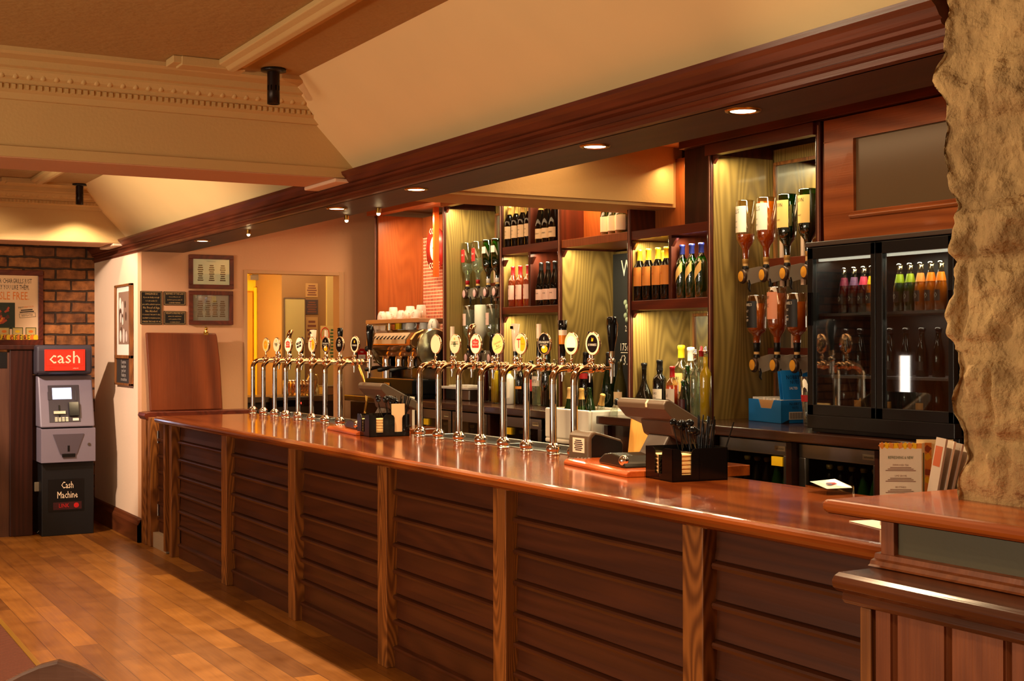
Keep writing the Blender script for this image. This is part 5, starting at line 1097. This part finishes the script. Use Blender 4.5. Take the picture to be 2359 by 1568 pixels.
m=MB(); m.cyl((-.04,.56,.157),(-.04,.56,.26),.04,18); o=m.build('milk_jug',CHROME); o.location=cm.location; tag(o,'small steel milk jug standing on the espresso machine drip tray','jug')
def cup(loc,label,grp,s=1,tall=False,inv=True):
    t=thing('coffee_cup',label,'cup',loc,random.uniform(-60,60)-90,grp); t.scale=(s,s,s)
    pr=[(.0001,.0),(.040,.0),(.042,.004),(.040,.035),(.030,.062),(.022,.070),(.022,.075),(.019,.075),(.018,.071),(.0001,.070)]
    if tall: pr=[(.0001,0),(.043,0),(.043,.03),(.033,.10),(.030,.104),(.0001,.104)]
    m=MB(); m.lathe(pr,18); m.build('bowl',WHITE,t)
    m=MB(); m.tube([(.030,0,.055),(.052,0,.055),(.060,0,.038),(.052,0,.02),(.038,0,.018)],.0045,8); m.build('handle',WHITE,t)
    m=MB(); m.T=Rot(150,'Z')@Tr(.0395,0,.034)@Rot(90,'Y')@Rot(0,'X'); disc(m,.011,0,0); disc(m,.007,.0003,1); m.build('round_mark',[plain('cup_brown',(110,44,24),.4),C_CREAM],t); return t
random.seed(21)
hz=CZ+.002+.555
for i,(py_,pz) in enumerate(((9.60,0),(9.80,0),(10.02,0),(10.22,0))):
    cup((CXF+.16+.02*(i%2),py_,hz+.001),'upturned white cup on the espresso machine top, %s from the front'%ORD[i],'cups on the espresso machine',1.15)
# shelf stand with cups on top and hanging glasses
st=thing('glass_rack','chrome-legged rack with grey end panel holding cups above and stemmed glasses below','rack',(4.62,9.62,CZ+.002))
zt2=1.868-CZ
m=MB(); m.box(-.02,.48,0,1.08,zt2-.035,zt2); m.build('shelf',plain('rack_shelf',(176,120,84),.35),st,bevel=.004)
for (x,y) in ((0,1.07),(0,.62),(.46,1.07),(.46,.02)):
    m=MB(); m.cyl((x,y,0),(x,y,zt2-.03),.013,12); m.build('leg',CHROME,st)
m=MB(); m.box(.008,.018,.66,1.05,.15,zt2-.04,0); m.build('end_panel',plain('rack_panel_grey',(104,88,76),.35),st)
m=MB(); m.T=Tr(.006,.86,zt2-.05)@RMX; m.lathe([(.0001,0),(.16,0)],24,0,a0=180,a1=360,sx=1,sy=.85); m.lathe([(.15,.001),(.165,.001)],24,1,a0=180,a1=360,sx=1,sy=.85); m.box(-.14,.02,-.36,-.18,0,.001,0); T=m.T; m.T=T@Tr(-.06,-.27,.002); flat_marks(m,4,.12,.12,2); m.T=T; m.text('ESPRESSO',.03,2,at=(0,-.045,.002)); m.build('panel_stickers',[plain('sticker_grey',(196,190,186),.5),BLACK,INK],st)
m=MB(); m.box(.06,.08,.55,.64,zt2-.085,zt2-.035); m.build('yellow_tag',CAP_Y,st)
for i,(px) in enumerate((880,893,906,924,938,945,958,970)):
    x=4.70+.07*(i%3); y=AX(px,735,x).y; cup((x,y,1.868+.003),'upturned white cup on the glass rack shelf, %s from the left'%ORD[i],'cups on the glass rack',1.0+.1*(i in(2,5,7)),tall=i in(2,5,7))
pg=None
for r_ in range(2):
    for i in range(6):
        y=9.70+i*.105; x=4.74+.14*r_; lab='stemmed glass hanging under the rack, %s from the front in the %s row'%(ORD[i],['front','back'][r_])
        if pg is None:
            pg=thing('wine_glass',lab,'glass',(x,y,1.832),0,'stemmed glasses hanging under the rack')
            m=MB(); m.lathe([(.0001,-.001),(.032,-.003),(.006,-.010),(.004,-.06),(.012,-.072),(.034,-.10),(.036,-.13),(.028,-.155),(.0265,-.155),(.034,-.13),(.0001,-.075)],14); m.build('bowl',CLEAR,pg)
        else: dup(pg,(x,y,1.832),label=lab)
# round neon-like sign in the niche
t=thing('round_sign','round red and cream lit coffee sign hanging in the mosaic niche','sign',(5.10,AX(1001,572,5.10).y,AX(1001,572,5.10).z))
RM=RMX
m=MB(); m.T=Tr(0,0,0)@RMX; m.lathe([(.0001,-.02),(.165,-.02),(.17,0),(.0001,.0)],32,0,sy=1.12); m.T=m.T@Tr(0,0,.001)
m.lathe([(.085,.001),(.0001,.0015)],28,1,sy=1.3); m.text('COSTA',.075,2,at=(0,.15,.003),maxw=.2); m.text('COFFEE',.075,2,at=(0,-.15,.003),maxw=.22); m.text('C',.13,0,at=(0,0,.004)); m.build('disc',[plain('sign_deepred',(170,36,26),.35,em=.3),plain('sign_lit_cream',(255,220,150),em=1.4),plain('sign_letters',(255,224,170),em=1.0)],t)
m=MB(); m.box(-.10,-.055,-.20,-.17,-.26,.34); m.build('side_rail',plain('rail_orange',(196,90,30),.3),t)
# chip of kit under the optics: metal box with ribbed lid, on the back counter
t=thing('steel_container','steel container with a white ribbed lid on the back counter by the niche','container',(4.72,8.98,CZ+.001))
m=MB(); m.box(0,.22,0,.40,0,.085); m.build('box',STEEL,t,bevel=.008); m=MB(); m.box(-.015,.235,-.01,.46,.085,.105)
for i in range(14): m.box(.02,.20,.04+i*.026,.05+i*.026,.105,.115)
m.build('ribbed_lid',WHITE,t,bevel=.003)
t=thing('bottle_tap','small chrome and black wall tap left of the glass rack','tap',(4.58,10.86,1.52)); m=MB(); m.cyl((0,0,0),(.14,0,.0),.008); m.cyl((0,0,.02),(0,0,-.05),.013); m.build('spout',CHROME,t); m=MB(); m.cyl((0,0,.02),(0,0,.09),.012,10,r2=.008); m.build('handle',BLACK,t)
# ------------------------------------------------------------------ near right: ledge, boards and stone pillar
pt=thing('bar_partition','wooden partition end with grey-green panel, lower shelf and upright boards, carrying the stone pillar','partition',(2.44,1.4,0))
def ledge_poly(x0,z,th,x1):
    p=[(x1,z),(x1,z-th),(x0+.012,z-th)]
    for i in range(7):
        a=PI*1.5-PI*i/6; p.append((x0+th/2+th/2*math.cos(a)*1.0,z-th/2+th/2*math.sin(a)))
    return p
m=MB(); m.prism(ledge_poly(0,1.24,.036,1.0),'y',-1.0,1.225); m.prism([(p[0]+.006 if p[0]<.5 else p[0],p[1]*.9+.1*1.222) for p in ledge_poly(0,1.24,.036,1.0)],'y',1.225,1.24); fixn(m.build('top_ledge',W_LEDGE,pt,bevel=.002))
m=MB(); m.box(.075,.10,-1.0,1.05,1.08,1.206); m.build('green_panel',plain('panel_grey_green',(92,84,60),.5,bump=.03),pt)
m=MB(); m.box(.06,.085,1.04,1.085,1.08,1.206); m.build('corner_post',W_BOARD,pt,bevel=.003)
m=MB(); m.prism([(.08,1.115),(.055,1.112),(.052,1.10),(.04,1.096),(.036,1.086),(.03,1.082),(.08,1.082)],'y',-1,1.10); fixn(m.build('bead_moulding',W_BOARD,pt))
m=MB(); m.prism([(1.0,1.08),(1.0,1.0),(-.075,1.0),(-.085,1.012),(-.08,1.028),(-.10,1.034),(-.115,1.045),(-.118,1.06),(-.11,1.073),(-.095,1.08)],'y',-1.0,1.075); fixn(m.build('lower_shelf',wood('lower_shelf_wood',(66,30,14),(120,62,30),'y',.25,ring=5,streak=.6,coat=.15),pt,bevel=.002))
m=MB(); m.box(-.07,.10,1.0,1.02,0,1.0); m.box(-.075,-.055,.985,1.022,0,1.0); m.build('corner_board',W_POST,pt,bevel=.004)
y=.975
for i in range(9):
    m=MB(); w_=.165 if i else .07
    m.prism([(-.068,y),(-.045,y),(-.045,y-w_),(-.068,y-w_+.014),(-.062,y-w_+.012),(-.062,y-w_+.020),(-.068,y-w_+.022),(-.068,y-.004)],'z',0,1.0); m.build('upright_board',W_BOARD,pt); y-=w_+.002
m=MB(); m.box(-.045,1.0,-1.0,.98,0,1.0); m.box(.1,1.0,-1,1.05,1.08,1.206); m.build('core',W_DARK,pt)
# pillar
def stone_mat():
    m,nt,o=newmat('rough_sandstone'); b=bsdf(nt,o,None,.9)
    tc=N(nt,'TexCoord'); n1=N(nt,'TexNoise'); n1.inputs['Scale'].default_value=4; n1.inputs['Detail'].default_value=8; n1.inputs['Roughness'].default_value=.65; L(nt,tc.outputs['Object'],n1.inputs[0])
    n2=N(nt,'TexNoise'); n2.inputs['Scale'].default_value=34; n2.inputs['Detail'].default_value=6; L(nt,tc.outputs['Object'],n2.inputs[0])
    r=N(nt,'ValToRGB'); r.color_ramp.elements[0].position=.32; r.color_ramp.elements[1].position=.68; r.color_ramp.elements[0].color=srgb((142,112,72)); r.color_ramp.elements[1].color=srgb((206,170,114))
    L(nt,n1.outputs[0],r.inputs[0]); L(nt,r.outputs[0],b.inputs['Base Color'])
    ad=N(nt,'Math',operation='MULTIPLY_ADD'); ad.inputs[1].default_value=.6; L(nt,n2.outputs[0],ad.inputs[0]); L(nt,n1.outputs[0],ad.inputs[2])
    bp=N(nt,'Bump'); bp.inputs['Strength'].default_value=1; bp.inputs['Distance'].default_value=.03; L(nt,ad.outputs[0],bp.inputs['Height']); L(nt,bp.outputs[0],b.inputs['Normal']); return m
SIL=[(0,2161),(35,2155),(70,2148),(100,2146),(125,2146),(150,2126),(172,2122),(195,2128),(220,2140),(250,2156),(262,2158),(280,2150),(310,2150),(345,2142),(370,2148),(400,2156),(440,2166),(470,2170),(530,2172),(590,2176),(620,2172),(680,2178),(730,2169),(770,2167),(800,2172),(850,2178),(880,2172),(895,2163),(910,2158),(940,2161),(972,2174),(1000,2182),(1047,2190),(1075,2186),(1095,2178),(1115,2172),(1136,2170),(1160,2172)]
def sil_off(z):
    # how far the rough end bulges along the wall at height z
    pz=[(AX(px,py,2.72).z,AX(px,py,2.72).y) for py,px in SIL]
    pz.sort()
    if z<=pz[0][0]: return pz[0][1]
    for (a,ya),(b_,yb_) in zip(pz,pz[1:]):
        if a<=z<=b_: return ya+(yb_-ya)*(z-a)/(b_-a)
    return pz[-1][1]
def pillar():
    nu,nz=190,210; X0,X1=2.735,3.45; z0,z1=1.238,3.02; vs=[];fs=[]
    Lf=1.5; Le=X1-X0
    YB=2.52
    joints=[1.24,1.40,1.63,1.86,2.02,2.22,2.40,2.60,2.85,3.1]
    for j in range(nz+1):
        z=z0+(z1-z0)*j/nz; ye=sil_off(z)
        for i in range(nu+1):
            u=(Lf+Le)*i/nu
            if u<Lf: y=1.0+(YB-1.0)*u/Lf; base=Vector((X0,y,z)); nrm=Vector((-1,0,0)); w=max(0,1-(Lf-u)/.22)
            else: base=Vector((X0+(u-Lf),YB,z)); nrm=Vector((0,1,0)); w=1
            # stone courses
            k=max(q for q in range(len(joints)) if joints[q]<=z+.0011+.0) if z>=joints[0] else 0
            wob=.025*noise.noise(Vector((u*3,k*3.7,0)))
            dz=min(abs(z-jt-wob) for jt in joints)
            off=(k*.37)%.5; uu=((u+off)/.42)%1; du=min(uu,1-uu)*.42
            g=min(1,max(0,(min(dz,du*1.3)-.004)/.035)); g=g*g*(3-2*g)
            rnd=noise.noise(Vector((math.floor((u+off)/.42)*5.1,k*2.3,7)))
            f=noise.fractal(Vector((u*3.2,z*3.2,k*.5)),1.0,2.0,5)*.05+noise.fractal(Vector((u*12,z*12,3)),1.0,2.0,5)*.018
            d=.034*g*(.6+.9*rnd)+f*(.35+.65*g)-.012
            p=base+nrm*d
            s=(ye-YB)*w; p.y+=s-(.02 if w>=1 else .02*w)
            if u>=Lf: p.y-=.04*(u-Lf)/.66
            vs.append(tuple(p))
    for j in range(nz):
        for i in range(nu): a=j*(nu+1)+i; fs.append((a,a+1,a+nu+2,a+nu+1))
    m=MB(); m.add(vs,fs,0,True); return m.build('wall_stone_pillar',stone_mat())
o=pillar(); struct(o)
# ---- menus beside the pillar
mn=thing('menu_card','white folded drinks menu with an orange leaf border standing beside the pillar','menu',(2.995,2.98,BT+.001),-38)
m=MB(); w_=.125; hh=.255; m.box(0,w_,-.001,0,0,hh,0)
for k in range(9): m.T=Tr(.007+.0138*k,-.0015,hh-.008)@RX90@Rot(45+17*k,'Z'); m.box(-.008,.008,-.008,.008,0,.0002,1+(k%2))
m.T=Tr(w_/2,-.002,0)@RX90; m.text('REFRESHING & NEW',.013,3,at=(0,hh-.045,0),maxw=.075)
for i,(tx,zz) in enumerate((('PIMMS ICED TEA',.072),('LIME GROVE',.105),('FRUITINESS',.14))):
    m.text(tx,.008,4,at=(0,hh-zz+.004,0),maxw=.05); T=m.T; m.T=T@Tr(0,hh-zz-.008,0); flat_marks(m,3,.09,.014,4); m.T=T
m.build('front_page',[PAPER,L_ORNG,CAP_Y,C_GRN,plain('menu_ink',(150,110,90),.6)],mn)
m=MB(); m.T=Tr(w_,0,0)@Rot(62,'Z'); m.box(0,.05,-.001,0,0,hh,0); m.box(.01,.02,-.0015,-.001,.03,hh-.03,1); m.build('side_page',[PAPER,C_GRN],mn)
mn2=thing('menu_card','cream folded menu with an autumn leaf strip, behind the first menu','menu',(3.10,2.93,BT+.001),-38)
m=MB(); m.box(0,.11,-.001,0,0,.265,0); m.box(.02,.045,-.0015,-.001,.01,.255,1); m.box(.07,.08,-.0015,-.001,.05,.23,2)
for k in range(10): m.T=Tr(.033,-.002,.02+.024*k)@RX90@Rot(45+21*k,'Z'); m.box(-.009,.009,-.009,.009,0,.0002,[3,1,4][k%3])
m.build('front_page',[plain('menu_cream',(238,214,160),.6),L_ORNG,C_GRN,plain('leaf_brown',(160,70,30),.5),CAP_Y],mn2)
mh=thing('menu_booklet','stack of slim pale menus leaning between the folded menus and the pillar','menu',(3.02,2.84,BT+.001),-30)
for k in range(5):
    m=MB(); m.T=Tr(.018*k,.0,0)@Rot(10+1.5*k,'Y'); m.box(0,.006,-.09,.0,0,.285-.006*k,0); m.box(-.0005,0,-.075,-.01,.2,.26,1 if k==0 else 0); m.build('booklet',[plain('booklet_pale',(214,196,176),.55) if k%2 else plain('booklet_grey',(170,150,134),.5),plain('leaf_brown',(160,70,30),.5)],mh)
m=MB(); m.box(-.03,.10,-.10,-.096,0,.12); m.build('clear_holder',GLASS,mh)
m=MB(); m.box(0,.10,0,.07,0,.002,0); m.box(.01,.09,.01,.03,.002,.0022,1); o=m.build('red_leaflet',[C_RED,C_WHT]); o.location=(3.52,3.40,BT+.001); tag(o,'small red printed leaflet lying by the clear coin dish','leaflet')
# ---- floor mat and chair back
def mat_mat():
    m,nt,o=newmat('ribbed_mat'); b=bsdf(nt,o,None,.9); tc=N(nt,'TexCoord'); wv=N(nt,'TexWave',bands_direction='Y'); wv.inputs['Scale'].default_value=11; wv.inputs['Distortion'].default_value=.4; L(nt,tc.outputs['Object'],wv.inputs[0])
    r=N(nt,'ValToRGB'); r.color_ramp.elements[0].color=srgb((52,22,14)); r.color_ramp.elements[1].color=srgb((128,62,38)); L(nt,wv.outputs[0],r.inputs[0]); L(nt,r.outputs[0],b.inputs['Base Color'])
    bp=N(nt,'Bump'); bp.inputs['Distance'].default_value=.005; L(nt,wv.outputs[0],bp.inputs['Height']); L(nt,bp.outputs[0],b.inputs['Normal']); return m
t=thing('floor_mat','dark brown ribbed entrance mat with a brass edge on the floor at lower left','mat',(1.25,8.42,0))
m=MB(); m.box(-1.6,-.03,-3.2,-.0,0,.008); m.build('mat_surface',mat_mat(),t)
m=MB(); m.box(-.03,.0,-3.2,.0,0,.011); m.box(-1.6,.0,0,.03,0,.011); m.build('edge_strip',plain('edge_brass',(190,140,50),.35,.6),t,bevel=.003)
ch=thing('wooden_chair','dark wooden chair with a curved top rail at the bottom left corner','chair',(.60,3.28,0),-35)
m=MB()
n=12; vs=[]; 
for i in range(n+1):
    f=i/n; a=-.9+1.8*f; x=.23*math.sin(a)/math.sin(.9); y=.10*math.cos(a)-.062; zt_=.895-.13*abs(2*f-1)**1.35
    vs.append((x,y,zt_))
fs=[];V=[]
for (x,y,z) in vs: V+= [(x,y-.012,z-.11),(x,y-.012,z),(x,y+.012,z),(x,y+.012,z-.11)]
for i in range(n):
    for k in range(4): fs.append((4*i+k,4*i+(k+1)%4,4*i+4+(k+1)%4,4*i+4+k))
fs+=[(0,1,2,3),(4*n,4*n+3,4*n+2,4*n+1)]
m.add(V,fs,0); fixn(m.build('top_rail',wood('chair_wood',(70,48,40),(130,92,76),'x',.3,ring=5,streak=.6,coat=.3),ch,bevel=.008))
for x in (-.17,-.06,.06,.17):
    m=MB(); m.box(x-.012,x+.012,.0,.02,.45,.82); m.build('back_spindle',W_DARK,ch)
m=MB(); m.box(-.21,.21,-.42,.02,.43,.46); m.build('seat',W_DARK,ch,bevel=.01)
for (x,y) in ((-.19,-.40),(.19,-.40),(-.19,0),(.19,0)):
    m=MB(); m.box(x-.02,x+.02,y-.02,y+.02,0,.43); m.build('leg',W_DARK,ch,bevel=.004)
# ------------------------------------------------------------------ light
def area(name,loc,size,energy,col,direction=(0,0,-1),sy=None,spread=180):
    l=bpy.data.lights.new(name,'AREA'); l.energy=energy; l.color=col; l.size=size; l.spread=R(spread)
    if sy: l.shape='RECTANGLE'; l.size_y=sy
    o=bpy.data.objects.new(name,l); COL.objects.link(o); o.location=loc
    z=-Vector(direction).normalized(); y=Vector((0,1,0)) if abs(direction[1])<.9 else Vector((1,0,0)); x=y.cross(z).normalized(); y=z.cross(x)
    o.rotation_euler=Matrix((x,y,z)).transposed().to_euler(); return o
def spot(name,loc,energy,col,direction=(0,0,-1),ang=80,blend=.5,rad=.03):
    l=bpy.data.lights.new(name,'SPOT'); l.energy=energy; l.color=col; l.spot_size=R(ang); l.spot_blend=blend; l.shadow_soft_size=rad
    o=bpy.data.objects.new(name,l); COL.objects.link(o); o.location=loc
    o.rotation_euler=Vector(direction).to_track_quat('-Z','Y').to_euler(); return o
WARM=(1,.62,.30)
WARM2=(1,.70,.42)
for y in DL+[8.3,5.2]: spot('downlight_beam',(2.89,y,2.43),105,(1,.70,.38),(-.06,0,-1),130,.5,.025)
ALC=(1,.87,.52)
for (y0,y1,z,e) in ((5.2,6.0,2.72,11),(8.56,9.42,2.74,14),(7.74,8.08,2.76,5),(8.14,8.48,2.76,5),(7.74,8.08,2.30,5),(8.14,8.48,2.30,5),(7.74,8.48,1.86,9),(6.9,7.66,2.30,10),(6.09,6.40,2.29,6),(6.46,6.82,2.29,6),(6.09,6.82,1.85,11)):
    area('alcove_light',(4.785,(y0+y1)/2,z),.05,e,ALC,(.12,0,-1),y1-y0-.04)
area('niche_light',(4.85,10.1,2.76),.08,22,(1,.68,.38),(.2,0,-1),.9)
area('panel_light',(4.79,7.38,2.74),.04,9,(1,.6,.25),(.35,0,-1),.5)
area('panel_light',(4.80,6.36,2.74),.04,3.5,(1,.6,.25),(.35,0,-1),.4)
area('window_light',(-3.7,4.6,1.5),1.5,75,(1,.84,.66),(1,0,-.05),3.6)  # unseen soft light added for bright streaks on the tap columns
for (x,y,e) in ((-2,2,130),(0.0,4.3,130),(-1.2,8,120),(0.4,10.6,170),(0.9,1.6,60)): spot('room_spot',(x,y,2.98),e,WARM2,(.1,0,-1),120,.8,.05)
for (x,y,z,e,d,an) in ((-1.6,3.4,1.7,200,(4.1,1.3,.9),150),(-.6,9.0,1.7,170,(3.2,.6,1.1),62),(-1.5,5.5,1.5,50,(4,2.5,.1),80)): spot('wall_lamp',(x,y,z),e,(1,.77,.48),d,an,1,.06)  # unseen fill lights in mid-room, added to brighten the slope and soffit
for (x,y,e) in ((1.55,5.6,110),(1.5,7.4,120),(1.4,9.4,110),(1.6,3.9,80)): spot('floor_spot',(x,y,2.99),e,(1,.72,.40),(0,0,-1),52,.7,.04)  # added spots without fixtures, making the golden pool on the floor
spot('far_lamp',(2.33,11.5,2.83),22,(1,.74,.45),(.05,.1,-1),120,.5,.03)
spot('white_wall_wash',(.6,10.4,2.8),500,(1,.77,.62),(2.17,1.6,-1.4),50,.4,.03)
spot('pillar_wash',(1.2,4.3,2.35),120,(1,.76,.46),(1.55,-1.9,-.25),52,1,.04)
spot('far_slope_wash',(0.2,9.2,1.6),230,(1,.76,.50),(2.35,.3,1.2),75,1,.06)
spot('poster_wash',(1.2,10.9,2.5),55,(1,.74,.48),(.75,2.1,-.55),70,.8,.04)
area('fridge_light',(4.60,4.45,2.06),.04,5,(1,.9,.7),(.1,0,-1),.8)
area('fridge_light_lower',(4.60,4.45,1.78),.04,2.5,(1,.8,.6),(.1,0,-1),.8)
area('serve_glow',(3.9,6.5,2.8),.5,55,(1,.62,.3),(0,0,-1),8)
area('kitchen_glow',(3.6,12.5,1.9),.5,34,(1,.78,.3),(.8,1,0),.8)
area('kitchen_glow_front',(4.6,12.0,2.7),.6,14,(1,.74,.42),(0,.2,-1),.5)
w=bpy.data.worlds.new('World'); S.world=w; w.use_nodes=True
nt=w.node_tree; bg=nt.nodes['Background']; bg.inputs[0].default_value=(1,.68,.40,1); bg.inputs[1].default_value=.27
S.view_settings.view_transform='Standard'; S.view_settings.look='None'; S.view_settings.exposure=0
S.cycles.max_bounces=8; S.cycles.transparent_max_bounces=16; S.cycles.caustics_reflective=False; S.cycles.caustics_refractive=False
S.cycles.sample_clamp_indirect=4
S.cycles.use_adaptive_sampling=True; S.cycles.adaptive_threshold=.02
